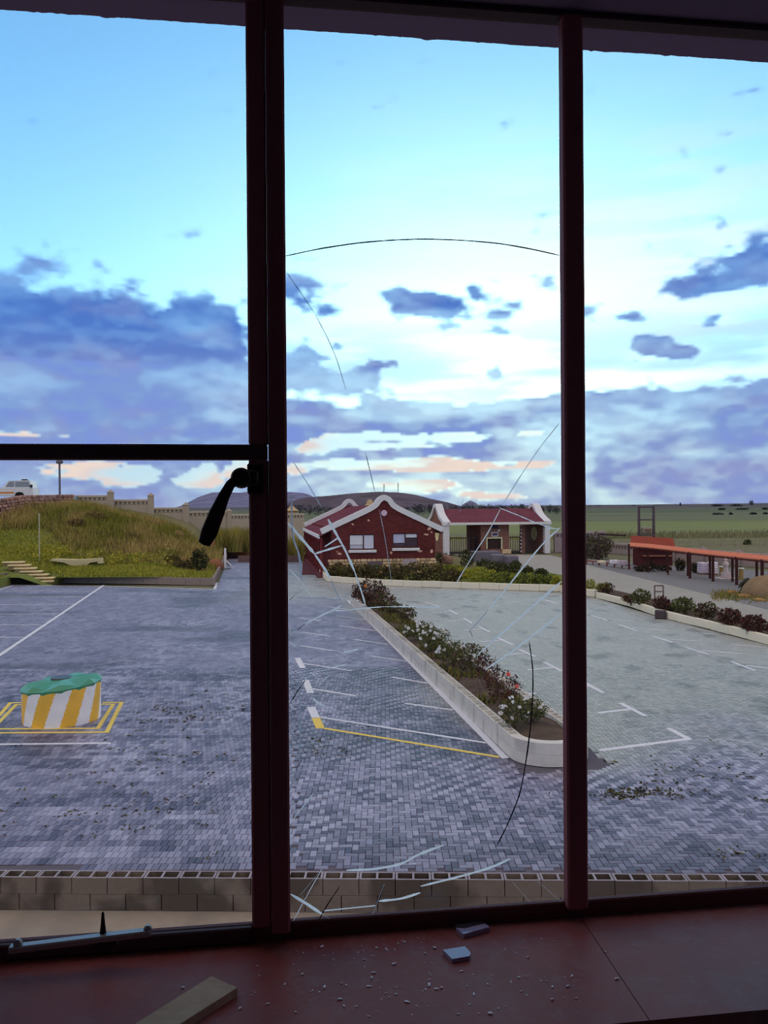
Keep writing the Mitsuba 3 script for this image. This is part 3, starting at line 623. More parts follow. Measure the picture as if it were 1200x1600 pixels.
for i, (a, b) in enumerate([((1141, 1007), (1197, 1012)), ((1086, 989), (1123.5, 992)), ((1024, 974.5), (1053, 976)), ((936.5, 949), (960.6, 950.4))]):
    line(f'faint white stall line touching the right kerb, {ORD[i]} to the window', [a, b], w=.09, grp='stall lines touching the right kerb')

# double yellow frame around the drum
def quad(pts): return sg.Polygon([g(*q)[:2] for q in pts])
oq, iq = quad([(14, 1097.5), (193.5, 1097), (170, 1145), (-30, 1146.5)]), quad([(22, 1100), (182, 1099.5), (157, 1139.5), (-18, 1140.5)])
put('yellow_box_marking__outer_band', ext(oq.difference(oq.buffer(-.085, join_style='mitre')), .004, .0005), YEL, var=.25, scale=3)
put('yellow_box_marking__inner_band', ext(iq.buffer(-.02).difference(iq.buffer(-.10, join_style='mitre')), .004, .0005), YEL, var=.25, scale=3)
tag('yellow_box_marking', 'double yellow square painted around the striped drum', 'road marking')

# leaves, dropped earth and moss on the pavers
r = np.random.default_rng(4); tuft = []
for (u, v, su, sv, k) in [(285, 1110, 45, 14, 70), (235, 1180, 70, 35, 40), (120, 1270, 110, 30, 40), (985, 1240, 40, 5, 60), (1090, 1220, 60, 25, 40), (1160, 1340, 30, 20, 14), (520, 1170, 40, 12, 14)]:
    for _ in range(k):
        p = g(u + r.normal() * su, v + r.normal() * sv)
        if shapely.contains_xy(LOTP, p[0], p[1]) and p[1] > 9.5: tuft.append(p + [0, 0, .006])
tuft = np.array(tuft)
pts = np.repeat(tuft, 5, 0) + r.normal(size=(len(tuft) * 5, 3)) * [.06, .06, 0]
m, c = cards(pts, .028, [C(60, 62, 40), C(50, 45, 40), C(75, 80, 40)], r, .9)
put('weeds', m, c, label='small dark weeds and leaf litter in the joints of the paving', cat='weeds', kind='stuff')

# ------------------------------------------------------------------ between the building and the car park: sunken path, low wall of hollow blocks
YW = 9.03                                   # face of the low wall
def conc_col(p, n, uv):
    k = fbm(p.x * 2.2, p.y * 2.2, p.z * 3 + 5, 4); s = fbm(p.x * 11, p.y * 11, p.z * 2, 3)
    damp = smoothstep(.42, .66, fbm(p.x * 1.1 + 4, p.z * 1.2, 2, 4))
    return mix(mi.Color3f(.30, .26, .22), mi.Color3f(.42, .37, .31), k * .6 + s * .4) * (1 - .18 * damp)
def block_col(p, n, uv):
    k = fbm(p.x * 3.1, p.y * 3.1, p.z * 2 + 5, 4); s = fbm(p.x * 25, p.y * 25, p.z * 25, 2)
    stain = smoothstep(.44, .60, fbm(p.x * 1.7 + 14, p.z * 1.6, 1, 4))
    face = mix(mi.Color3f(.17, .135, .105), mi.Color3f(.25, .205, .165), k * .6 + s * .4) * (1 - .5 * stain)
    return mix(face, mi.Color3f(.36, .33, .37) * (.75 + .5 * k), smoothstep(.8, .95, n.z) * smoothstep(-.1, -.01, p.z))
bsdf('m_concrete', {'type': 'twosided', 'bsdf': {'type': 'diffuse', 'reflectance': mikit.proc(conc_col)}})
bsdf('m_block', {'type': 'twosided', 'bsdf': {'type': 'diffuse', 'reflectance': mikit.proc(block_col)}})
put('path', box(-45, 24, 1.6, 9.3, -.46, -.36), mat='m_concrete', label='bare concrete path between the building and the low block wall', kind='structure')
def hollow_block(L=.405, Wd=.19, h=.187, wall=.026, open_=True):
    q = sg.box(.0012, 0, L - .0012, Wd)
    if open_:
        c = (L - 3 * wall) / 2
        q = q.difference(sg.box(wall, wall, wall + c, Wd - wall)).difference(sg.box(2 * wall + c, wall, L - wall, Wd - wall))
        return cat(ext(q, h), ext(sg.box(.01, .01, L - .01, Wd - .01), .02))
    return box(.0012, L - .0012, 0, Wd, 0, h, .004)
def paled(m, base, top):                   # rims of the blocks are paler, the cores hold dark soil
    return np.where((m.vertices[:, 2] > .1)[:, None], top, base)
HB = hollow_block(); HBD = mikit.ply(HB, 'm_block'); HBC = mikit.ply(hollow_block(open_=False), 'm_block')
tag('retaining_wall', 'low retaining wall of hollow concrete blocks with open cores, below the window', 'wall')
r = np.random.default_rng(21)
for i in range(-26, 22):
    for c in (0, 1):
        x = i * .411 + c * .2 - .1
        yaw = -1.6
        o = np.array([0, YW, 0]) + np.array([math.cos(math.radians(yaw)), math.sin(math.radians(yaw)), 0]) * x
        o[1] += r.normal() * .0025; o[2] = -.36 + c * .191
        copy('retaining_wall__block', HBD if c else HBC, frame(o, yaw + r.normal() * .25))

# ------------------------------------------------------------------ the striped drum on its yellow square
DC = g(97, 1123); DR = .745
def drum_wall():
    n = 192; th = np.arange(n) / n * 2 * np.pi; zs = np.linspace(0, .68, 25)
    v, f, c = [], [], []
    for k, t in enumerate(th):
        t2 = th[(k + 1) % n]
        for j in range(24):
            q = []
            for (tt, z) in ((t, zs[j]), (t2, zs[j]), (t2, zs[j + 1]), (t, zs[j + 1])):
                rr = DR * (1 + .012 * z / .6)
                zt = z * (1 + .10 * math.cos(tt))      # the rim stands a little higher on the right
                q.append((rr * math.cos(tt), rr * math.sin(tt), zt))
            a = len(v); v += q; f += [[a, a + 1, a + 2], [a, a + 2, a + 3]]
            ph = ((t + t2) / 2 * 8 / math.pi - (zs[j] + zs[j + 1]) / 2 * 1.15 + 1.19) % 2
            c += [C(216, 162, 66) if ph < 1 else C(240, 238, 235)] * 4
    rim = [(DR, 0), (DR - .07, 0)]
    return trimesh.Trimesh(v, f, process=False), np.array(c)
m, c = drum_wall()
m = mv(m, frame(DC, 0))
k = put('drum__wall', m, c, 'm_gloss', var=.12, scale=5, label='side wall painted in slanted orange and white stripes')
tag('drum', 'round manhole tank with orange and white stripes and a green faceted lid', 'drum')
def lid():
    rings = [(1.02, -.03, .0), (1.04, .03, .0), (.88, .085, .035), (.55, .125, .025), (.27, .145, .0), (.0, .148, 0)]
    n = 14; v, f = [], []
    for i, (rr, z, wob) in enumerate(rings):
        for k in range(n):
            t = 2 * math.pi * (k + .3) / n
            s = rr * (1 + (.035 if (k % 2) and i in (1, 2) else 0))
            dz = wob * (1 if k % 2 else -1) * (1 if 0 < i < 4 else 0)
            v.append((DR * s * math.cos(t), DR * s * math.sin(t), .68 + z + dz + .068 * rr * math.cos(t)))
    for i in range(len(rings) - 1):
        for k in range(n):
            a, b = i * n + k, i * n + (k + 1) % n
            f += [[a, b, b + n], [a, b + n, a + n]]
    return trimesh.Trimesh(v, f, process=False)
put('drum__lid', mv(lid(), frame(DC, 0)), C(58, 124, 104), 'm_gloss', var=.12, label='green faceted lid')
put('drum__cap', mv(cat(lathe([(0, .80), (.20, .80), (.215, .825), (.20, .85), (.08, .86), (0, .861)], 20)), frame(DC, 0)), C(45, 50, 52), 'm_gloss', smooth=40, label='dark inspection cap')

# ------------------------------------------------------------------ the rose planter
def pl(q, t, z=0.0):                        # planter coordinates: q to the right, t along its left side away from the window
    p = IL0 + IR * q + IDIR * t
    return np.array([p[0], p[1], z])
PLM = np.eye(4); PLM[:2, 0], PLM[:2, 1], PLM[:2, 3] = IR, IDIR, IL0
def nose(qo, off):                          # outline of the planter, rounded at its near end
    a = np.linspace(math.pi, 2 * math.pi, 25)
    rr = (IW - 2 * off) / 2
    return sg.Polygon([(IW / 2 + rr * math.cos(t) * 1.0, .12 + rr * .95 * math.sin(t)) for t in a] + [(IW - off, ILEN - off), (off, ILEN - off)])
OUT, INN = nose(0, 0), nose(0, .19)
WH = C(205, 205, 198)
tag('planter', 'long white painted block planter bed with a rounded end, full of roses', 'planter')
def white_col(p, n, uv):
    k = fbm(p.x * 3, p.y * 3, p.z * 5, 4); drip = smoothstep(.55, .75, fbm(p.x * 7 + p.y * 7, p.z * 1.4, 3, 3))
    return mix(mi.Color3f(.66, .63, .56), mi.Color3f(.80, .77, .70), k) * (1 - .22 * drip)
bsdf('m_white', {'type': 'twosided', 'bsdf': {'type': 'diffuse', 'reflectance': mikit.proc(white_col)}})
put('planter__kerb_wall', mv(ext(OUT.difference(INN), .195), PLM), mat='m_white')
HBW = mikit.ply(HB, 'm_white'); HBS = mikit.ply(hollow_block(open_=False), 'm_white')
for i in range(int((ILEN - .4) / .411)):
    t = .14 + i * .411
    for side in (0, 1):
        M = PLM @ frame((.19 if side == 0 else IW, t, .197), 90)
        copy('planter__block', HBW if t < 17 else HBS, M)
nz = OUT.difference(INN).intersection(sg.box(-1, -2, 4, .135))
cut = []
for j in range(-4, 5):
    a = math.radians(270 + j * 18); c0_ = np.array([IW / 2, .12])
    for rr in np.array([IW / 2 - .095]):
        cc = c0_ + np.array([math.cos(a), math.sin(a) * .95]) * rr; dr_ = np.array([math.cos(a), math.sin(a)]); tn = np.array([-dr_[1], dr_[0]])
        cut.append(sg.Polygon([cc + dr_ * .05 + tn * .055, cc + dr_ * .05 - tn * .055, cc - dr_ * .05 - tn * .045, cc - dr_ * .05 + tn * .045]))
nz = nz.difference(shapely.union_all([c_ for c_ in cut[5:]]))
put('planter__nose_blocks', mv(ext(nz, .187, .197), PLM), mat='m_white')
def soil_col(p, n, uv):
    k = fbm(p.x * 6, p.y * 6, p.z * 6, 4)
    return mix(mi.Color3f(.085, .06, .05), mi.Color3f(.17, .13, .10), k)
bsdf('m_soil', {'type': 'twosided', 'bsdf': {'type': 'diffuse', 'reflectance': mikit.proc(soil_col)}})
sx, sy = np.linspace(.19, IW - .19, 12), np.linspace(.25, ILEN - .2, 120)
def soilz(X, Y): return .30 + .07 * np.sin(np.pi * (X - .19) / (IW - .38)) + .09 * (meshkit.fbm(np.stack([X * 3, Y * 3, 0 * X], -1), 3, 8) - .5)
def soil_mesh():
    ky, kx_ = np.concatenate([-.12 - (IW / 2 - .19) * .95 * np.cos(np.linspace(.05, 1.5, 14)) + .24, np.linspace(.2, ILEN - .2, 120)]), np.linspace(-1, 1, 13)
    rr = IW / 2 - .18; hw = np.where(ky < .12, rr * np.sqrt(np.clip(1 - ((.12 - ky) / (.95 * rr)) ** 2, 0, 1)), rr)
    m_ = heightgrid(kx_, ky, lambda X, Y: 0 * X); v = m_.vertices.copy()
    v[:, 0] = IW / 2 + v[:, 0] * np.repeat(hw, 13); v[:, 2] = soilz(np.clip(v[:, 0], .19, IW - .19), v[:, 1]); m_.vertices = v
    return m_
put('planter__soil', mv(soil_mesh(), PLM), mat='m_soil', smooth=True)
# green ground cover between the roses
r = np.random.default_rng(9)
P = np.stack([r.uniform(.22, IW - .22, 5200), ILEN * (.10 + .9 * r.random(5200)), np.zeros(5200)], -1)
P = P[meshkit.fbm(P * [1.5, .8, 1], 3, 4) > .47]; P[:, 2] = soilz(P[:, 0], P[:, 1]) - .02
P = (PLM[:3, :3] @ P.T).T + PLM[:3, 3]
m, c = blades(P, .14, .02, [C(92, 100, 52), C(110, 104, 60), C(80, 66, 46), C(70, 84, 44)], 5, .8)
put('planter__ground_cover', m, c, kind='stuff')

ROSE_G = [C(70, 78, 52), C(88, 94, 62), C(52, 60, 44), C(100, 98, 66)]
ROSE_R = [C(66, 42, 46), C(88, 52, 52), C(52, 40, 40), C(84, 66, 56)]
def bloom(rad, col, seed):
    """a rose: rings of cupped petals"""
    r_ = np.random.default_rng(seed); v, f = [], []
    for ring, (k, tilt, s) in enumerate([(6, .35, 1.), (5, .8, .8), (4, 1.2, .55)]):
        for j in range(k):
            t = 2 * math.pi * (j + ring * .5) / k + r_.normal() * .1
            d, up, sd = np.array([math.cos(t), math.sin(t), 0]), np.array([0, 0, 1.]), np.array([-math.sin(t), math.cos(t), 0])
            o = d * math.cos(tilt) + up * math.sin(tilt)
            a = len(v); v += [d * .05 * rad, (o * .6 + sd * .42) * s * rad, (o + up * .1) * s * rad, (o * .6 - sd * .42) * s * rad]
            f += [[a, a + 1, a + 2], [a, a + 2, a + 3]]
    return mikit.ply(trimesh.Trimesh(v, f, process=False), 'm_leaf', color=np.tile(col, (len(v), 1)))
BW = [bloom(1, C(250, 250, 240), 1), bloom(1, C(245, 248, 246), 2)]; BP = [bloom(1, C(238, 120, 120), 3)]; BO = [bloom(1, C(230, 140, 70), 4)]
def rose(uv, top, wid, n, leaf, cols, lab, flowers=0, bl_=BW, brad=.05, seed=1, grp=None, z0=.33, name='rose_bush', spread=1.0, stemcol=None):
    base = g(*uv, z0); d = base[1]
    h = (uv[1] - top) / FOC * d * 1.0
    w = wid / FOC * d / 2
    k = key(name); tag(k, lab, 'rose bush' if name == 'rose_bush' else 'shrub', grp)
    r_ = np.random.default_rng(seed)
    c_ = base + [0, 0, h * .60]
    m_, cc = leaves(c_, (w * 1.12, w * .85 * spread, h * .48), int(n * 1.45), leaf, cols, seed)
    scene[k + '__foliage'] = mikit.ply(m_, 'm_leaf', color=cc)
    tips = c_ + np.clip(r_.normal(size=(7, 3)) * .5, -.9, .9) * [w, w * .7, h * .4]
    sm = stems(base - [0, 0, .04], tips, max(.008, .0004 * d), seed)
    scene[k + '__stems'] = mikit.ply(sm, 'm_matt', color=np.tile(stemcol if stemcol is not None else C(70, 52, 44), (len(sm.vertices), 1)))
    for i in range(flowers):
        q = r_.normal(size=3); q[1] = -abs(q[1]) * .8; q[2] = abs(q[2]) * .9 - .25; q /= np.linalg.norm(q)
        s = brad * (.7 + .6 * r_.random())
        p = c_ + q * [w, w * .7, h * .48] * (.86 + .16 * r_.random())
        fk = k + '__flower' + (f'_{i:03d}' if i else '')
        M = np.eye(4); M[:3, 3] = p
        a, b = r_.normal() * .5, -.6 + r_.normal() * .4
        M = M @ trimesh.transformations.rotation_matrix(-b, [1, 0, 0]) @ trimesh.transformations.rotation_matrix(a, [0, 1, 0]) @ np.diag([s, s, s, 1])
        scene[fk] = {**bl_[i % len(bl_)], 'to_world': T(M)}
    return k
rose((578, 950), 908, 56, 1000, .055, ROSE_R + ROSE_R + ROSE_G[:1], 'dark reddish rose bush at the far end of the planter', 1, BO, .06, 1)
rose((600, 956), 926, 34, 360, .05, ROSE_R + ROSE_G, 'small dark rose bush second from the far end of the planter', seed=2)
rose((615, 962), 941, 26, 260, .05, ROSE_R + ROSE_G, 'short brownish rose bush just before the white roses of the planter', seed=3)
rose((636, 972), 948, 30, 320, .045, ROSE_R[:2] + ROSE_G, 'narrow mixed green rose bush beside the white roses', seed=31)
rose((655, 1002), 972, 56, 560, .038, ROSE_G, 'white rose bush farthest along the planter', 18, BW, .06, 4)
rose((678, 1020), 982, 50, 560, .036, ROSE_G, 'white rose bush second from the far end of the white ones', 19, BW, .055, 5)
rose((708, 1044), 1003, 52, 620, .034, ROSE_G, 'broad white rose bush in the middle of the planter', 19, BW, .05, 6)
rose((735, 1054), 1008, 52, 700, .034, ROSE_G + ROSE_R[1:2], 'leafy rose bush with few white blooms before the red stemmed rose', 9, BW, .048, 7)
rose((762, 1078), 1024, 40, 300, .032, ROSE_R, 'tall red leaved rose with bare stems in the planter', 1, BW, .04, 8, spread=.7, stemcol=C(90, 50, 46))
rose((790, 1108), 1052, 54, 330, .032, ROSE_R, 'red stemmed rose with two pink blooms', 2, BP, .05, 9, spread=.7, stemcol=C(90, 50, 46))
rose((804, 1140), 1092, 48, 520, .028, ROSE_G, 'white rose bush at the left of the planter nose', 14, BW, .042, 10)
rose((832, 1134), 1092, 44, 430, .028, ROSE_G, 'white rose bush at the right of the planter nose', 13, BW, .042, 12)

# ------------------------------------------------------------------ grass bank, steps and the things on it (left)
B0, B1, B2 = g(96, 911)[:2], g(335, 914.5)[:2], g(357, 869)[:2]     # foot of its kerb wall: left, corner, far right
s0_ = g(86, 912)
def bank_z(x, y):
    d = y - 45.6
    crest = 4.45 - 2.5 * sst(-26, -13, x)                            # falls away to the right
    z = .42 + (crest - .42) * sst(-1.5, 19, d) * (.55 + .45 * sst(2, 19, d))
    edge = B1[0] + (y - B1[1]) * (B2[0] - B1[0]) / (B2[1] - B1[1])
    z = .3 + (z - .3) * sst(-.2, 4.5, edge - x)
    st = (s0_[0] - x) / .49; inst = (st > -.8) & (st < 8.5) & (y < s0_[1] + .30 * np.maximum(st, 0) + .75)
    z = np.where(inst, np.minimum(z, np.maximum(.17 * (st - .6), -.06)), z)
    return z + .35 * (meshkit.fbm(np.stack([x / 2.2, y / 2.2, 0 * x], -1), 4, 12) - .5) * sst(.4, 3, d) * np.where(inst, .2, 1)
bx_ = np.linspace(-40, -9, 110)
def bank_mesh():
    xs = np.linspace(0, 1, 180); ys_ = np.linspace(45.7, 80, 80)
    v = []
    for y_ in ys_:
        e = B1[0] + (y_ - B1[1]) * (B2[0] - B1[0]) / (B2[1] - B1[1]) - .14
        for k in xs: v.append((-44 + (e + 44) * k, y_, 0))
    v = np.array(v); v[:, 2] = bank_z(v[:, 0], v[:, 1])
    n = 180; i, j = np.meshgrid(np.arange(79), np.arange(n - 1), indexing='ij'); a = (i * n + j).ravel()
    return trimesh.Trimesh(v, np.vstack([np.stack([a, a + 1, a + n + 1], 1), np.stack([a, a + n + 1, a + n], 1)]), process=False)
def bank_col(p, n, uv):
    k = fbm(p.x * .7, p.y * .5, 3, 4); s = fbm(p.x * 3, p.y * 3, 0, 3)
    lawn = mix(mi.Color3f(.13, .16, .04), mi.Color3f(.26, .29, .08), s)
    dry = mix(mi.Color3f(.24, .20, .11), mi.Color3f(.20, .20, .09), k)
    return mix(lawn, dry, smoothstep(50.5, 54, p.y + (k - .5) * 5 + (1 - smoothstep(-26., -20., p.x)) * -6))
bsdf('m_bank', {'type': 'twosided', 'bsdf': {'type': 'diffuse', 'reflectance': mikit.proc(bank_col)}})
put('grass_bank', bank_mesh(), mat='m_bank', smooth=True, label='sloping grass bank rising from the kerb wall on the left', kind='structure')
r = np.random.default_rng(15)
def on_bank(n, x0, x1, y0, y1):
    p = np.stack([r.uniform(x0, x1, n), r.uniform(y0, y1, n), np.zeros(n)], -1)
    e = B1[0] + (p[:, 1] - B1[1]) * (B2[0] - B1[0]) / (B2[1] - B1[1]) - .3
    p = p[p[:, 0] < e]; p[:, 2] = bank_z(p[:, 0], p[:, 1]) - .02
    return p
P = on_bank(52000, -32, -9.5, 45.9, 54.5)
st_ = (s0_[0] - P[:, 0]) / .49; P = P[~((st_ > -.9) & (st_ < 9) & (P[:, 1] < s0_[1] + .3 * np.maximum(st_, 0) + .8))]
k_ = meshkit.fbm(P * [.8, .6, 0], 3, 3)[:, None]
col = np.array(C(112, 122, 44)) * (1 - k_) + np.array(C(146, 146, 70)) * k_
P2 = np.vstack([on_bank(30000, -40, -19, 53, 61), np.stack([r.uniform(-34, -21.7, 9000), r.uniform(36, 46, 9000), np.full(9000, .5)], -1)]); P = np.vstack([P, P2]); k_ = meshkit.fbm(P * [.8, .6, 0], 3, 3)[:, None]
col = np.array(C(112, 122, 44)) * (1 - k_) + np.array(C(146, 146, 70)) * k_
m, c = blades(P, .15, .032, col * (.7 + .6 * r.random(len(P)))[:, None], 1, .5)
put('lawn_grass', m, c, label='short green grass on the lower part of the bank', cat='grass', kind='stuff')
P = on_bank(66000, -40, -10, 51, 68)
n1_ = meshkit.fbm(P * [.35, .35, 0] + 3, 3, 6)
P = P[(n1_ > .30) & (P[:, 1] > 51.5 + 6.5 * sst(-18, -25, P[:, 0]) + (n1_ - .5)[:] * 4)]
k_ = np.clip(meshkit.fbm(P * [.6, .4, 0] + 7, 3, 7) * 2.2 - .6, 0, 1)[:, None]
col = np.array(C(150, 136, 92)) * (1 - k_) + np.array(C(108, 112, 50)) * k_
h_ = .30 + .55 * meshkit.fbm(P * [.5, .5, 0] + 11, 3, 9) * sst(51, 56, P[:, 1])
m, c = blades(P, h_, .035, col * (.65 + .7 * r.random(len(P)))[:, None], 2, .45)
put('tall_grass', m, c, label='tall dry seeding grass over the upper part of the bank', cat='grass', kind='stuff')
# yellow-flowered weeds halfway up
P = on_bank(900, -24, -14, 50.6, 53.4); P = P[meshkit.fbm(P * [.6, .6, 0] + 1, 2, 2) > .5] + [0, 0, .3]
m, c = cards(np.repeat(P, 5, 0) + r.normal(size=(len(P) * 5, 3)) * [.12, .12, .16], .09, [C(170, 160, 70), C(140, 140, 60), C(120, 130, 50)], r, .2)
put('yellow_weeds', m, c, 'm_leaf', label='yellowish flowering weeds halfway up the bank', cat='weeds', kind='stuff')
KERB = C(124, 116, 120)
def wall_run(p, q, h, t, z=0.0):
    p, q = np.array(p), np.array(q); L = np.linalg.norm(q - p)
    M = frame((p[0], p[1], z), math.degrees(math.atan2(q[1] - p[1], q[0] - p[0])))
    return M, L
tag('bank_kerb_wall', 'low grey kerb wall of long blocks along the foot of the grass bank', 'wall')
for (a, b) in ((B0, B1), (B1, B2)):
    M, L = wall_run(a, b, .42, .14); n = max(1, round(L / .9))
    d0 = mikit.ply(box(.005, L / n - .005, 0, .14, 0, .42, .008), 'm_matt', color=np.tile(KERB, (len(box(.005, L / n - .005, 0, .14, 0, .42, .008).vertices), 1)))
    for i in range(n):
        copy('bank_kerb_wall__block', d0, M @ frame((i * L / n, 0, RNG.normal() * .008), RNG.normal() * .3))
a = np.array([-20.9, 33.0]); M, L = wall_run(a, g(14, 911)[:2], .5, .2)
put('grass_bank__lower_terrace', ext([(-45, 33), (-21.1, 33), (-21.5, 46), (-45, 46)], 1.1, -.6), mat='m_bank')
put('block_wall', mv(cat(box(0, L, 0, .22, -.3, .62, .01), box(-.02, .2, .2, 24, -.3, .62, .01)), M), C(98, 92, 96), var=.2, label='grey block wall end left of the stone steps', cat='wall')
# seven steps climbing to the left
STEP = C(190, 182, 156)
tag('stone_steps', 'flight of pale stone steps climbing the bank at the far left', 'steps')
s0 = g(86, 912)
for i in range(7):
    o = s0 + np.array([-.49 * i, .30 * i, 0]); z = .17 * (i + 1)
    put('stone_steps__step', mv(box(-.95, .30, -.05, .60, z - .075, z, .015), frame(o, 12)), STEP, var=.2, seed=i)
    put('stone_steps__riser', mv(box(-.9, .2, .02, .5, max(0, z - .3), z - .075), frame(o, 12)), C(120, 108, 88), var=.25, seed=i)
# fallen concrete channel
o = at(80, 855, 50.5)
def trough():
    q = [(0, .52), (.12, .62), (1.6, .55), (3.1, .62), (3.2, .30), (2.98, .30), (2.95, .42), (2.5, .36), (2.2, .12), (1.75, 0), (1.35, .18), (.9, .38)]
    return stand(ext([(x_, z_) for x_, z_ in q], .75))
zb = bank_z(np.array([o[0] + 1.6]), np.array([50.4]))[0]
put('concrete_channel', mv(trough(), frame((o[0], 50.2, zb - .12), 4)), C(176, 170, 146), var=.25, scale=2, label='pale broken concrete channel lying across the grass bank', cat='concrete slab')
# rocks and rubble at the bank's right end
spots = [(238, 852, 24, 14), (300, 862, 30, 16), (334, 858, 34, 20), (276, 822, 26, 16), (240, 812, 22, 14), (262, 848, 14, 9), (312, 876, 18, 10), (253, 830, 10, 8), (367, 858, 30, 20)]
rk = ['brown earth covered rock low on the bank, left of the rubble', 'reddish brown boulder beside the dark bush on the bank', 'biggest reddish boulder behind the white post', 'dark brown rock high on the bank near the wall pillar', 'brown rock high on the bank below the stepped wall', 'small pale rock in the rubble of the bank', 'small reddish stone at the lower right of the bank', 'small white stone high on the bank', 'rounded reddish earth mound at the end of the lane']
for i, (u, v, w_, h_) in enumerate(spots):
    dep = 54 + (862 - v) * .22 if i != 8 else 72
    p = at(u, v, dep); zz = bank_z(np.array([p[0]]), np.array([p[1]]))[0] if i != 8 else .2
    s = dep / FOC / 2
    put('rock', mv(rock((w_ * s, w_ * s * .8, h_ * s), i, 2), frame((p[0], p[1], zz + h_ * s * .25), i * 40)), C(176, 170, 160) if i in (5, 7) else C(128, 88, 72) if i in (1, 2, 6, 8) else C(104, 86, 66), smooth=True, var=.35, scale=1.5, seed=i, label=rk[i], cat='rock')
def shrub(uv, top, wid, n, leaf, cols, lab, seed, z0=0.0, dep=None, cat_='shrub', grp=None, name='shrub', flat=.8, trunk=True, low=.5):
    base = g(*uv, z0) if dep is None else at(uv[0], uv[1], dep)
    d = base[1]; h = (uv[1] - top) / FOC * d; w = wid / FOC * d / 2
    k = key(name); tag(k, lab, cat_, grp)
    m_, cc = leaves(base + [0, 0, h * low], (w, w * flat, h * (1 - low) * 1.04), n, leaf, cols, seed, shell=.25)
    if not trunk:
        scene[k] = mikit.ply(m_, 'm_leaf', color=cc); return k
    scene[k + '__foliage'] = mikit.ply(m_, 'm_leaf', color=cc)
    r_ = np.random.default_rng(seed)
    sm = stems(base - [0, 0, .1], base + [0, 0, h * low] + np.clip(r_.normal(size=(5, 3)) * .4, -.8, .8) * [w, w * flat, h * .4], max(.012, .0005 * d), seed)
    scene[k + '__stems'] = mikit.ply(sm, 'm_matt', color=np.tile(C(66, 54, 44), (len(sm.vertices), 1)))
    return k
GR = [C(70, 80, 40), C(90, 98, 50), C(56, 64, 36)]; GD = [C(58, 62, 40), C(44, 50, 34), C(74, 74, 46)]
p = at(312, 893, 48.5)
shrub((312, 893), 856, 30, 420, .12, GD, 'dark green bush at the right corner of the grass bank', 41, dep=49.5)
# end of the lane
M, L = wall_run(g(372, 878)[:2], g(470, 878)[:2], .5, .2)
put('lane_end_wall', mv(box(0, L, 0, .22, 0, .50, .01), M), C(98, 80, 88), var=.2, label='low brownish kerb wall closing the lane beside the red brick building', cat='wall')
def patch(n, us, vs, dep, h, w_, cols, seed, zf=0.):
    rr = np.random.default_rng(seed); u_ = rr.uniform(*us, n); d_ = rr.uniform(*dep, n)
    p_ = np.stack([(u_ - 600) / FOC * d_, d_, np.full(n, zf)], -1)
    return blades(p_, h, w_, cols, seed, .4)
m, c = patch(5200, (338, 395), 0, (69, 80), 1.5, .05, [C(128, 126, 66), C(150, 136, 88), C(104, 112, 54)], 6, .6)
m2, c2_ = patch(1400, (446, 474), 0, (66, 80), 1.3, .05, [C(128, 126, 66), C(140, 126, 78), C(104, 112, 54)], 7, .0)
put('rank_grass', m, c, label='rank green grass clump behind the end of the lane', cat='grass', kind='stuff')
put('rank_grass', m2, c2_, label='rough grass beside the veranda of the red brick building', cat='grass', kind='stuff')
put('earth_mound', mv(rock((3.2, 3., 1.4), 77, 3, .25), frame((-15.2, 75, .1), 20)), C(120, 88, 66), smooth=True, var=.3, label='reddish earth heap overgrown with grass behind the lane', cat='earth heap')
# white post on its foot, white block and the fallen bar
o = g(352, 889)
put('white_post__post', mv(box(-.07, .07, -.07, .07, .04, 1.5, .01), frame(o, 0)), C(225, 225, 228))
put('white_post__foot', mv(box(-.38, .38, -.3, .3, 0, .05, .01), frame(o, 0)), C(92, 94, 104))
tag('white_post', 'thin white post on a square foot at the corner of the lane', 'post')
o = g(333, 873); put('white_block', mv(box(-.3, .3, -.25, .25, 0, .62, .03), frame((o[0] - .3, 58, .45), 8)), C(198, 196, 200), var=.1, label='white concrete block on the corner of the bank', cat='concrete block')
a, b = g(342, 873) + [0, 0, .55], g(361, 885) + [0, 0, .05]
put('white_bar', tube([a, b], .05, 8), C(222, 222, 225), label='white bar leaning down from the white block to the paving', cat='bar')
o = g(57, 858); zb = bank_z(np.array([-21.5]), np.array([51.]))[0]
put('grey_pole', tube([(-21.9, 50.8, zb - .1), (-21.9, 50.8, zb + 3.1)], .05, 8), C(150, 152, 140), label='thin pale pole standing on the grass bank below the pickup truck', cat='pole')

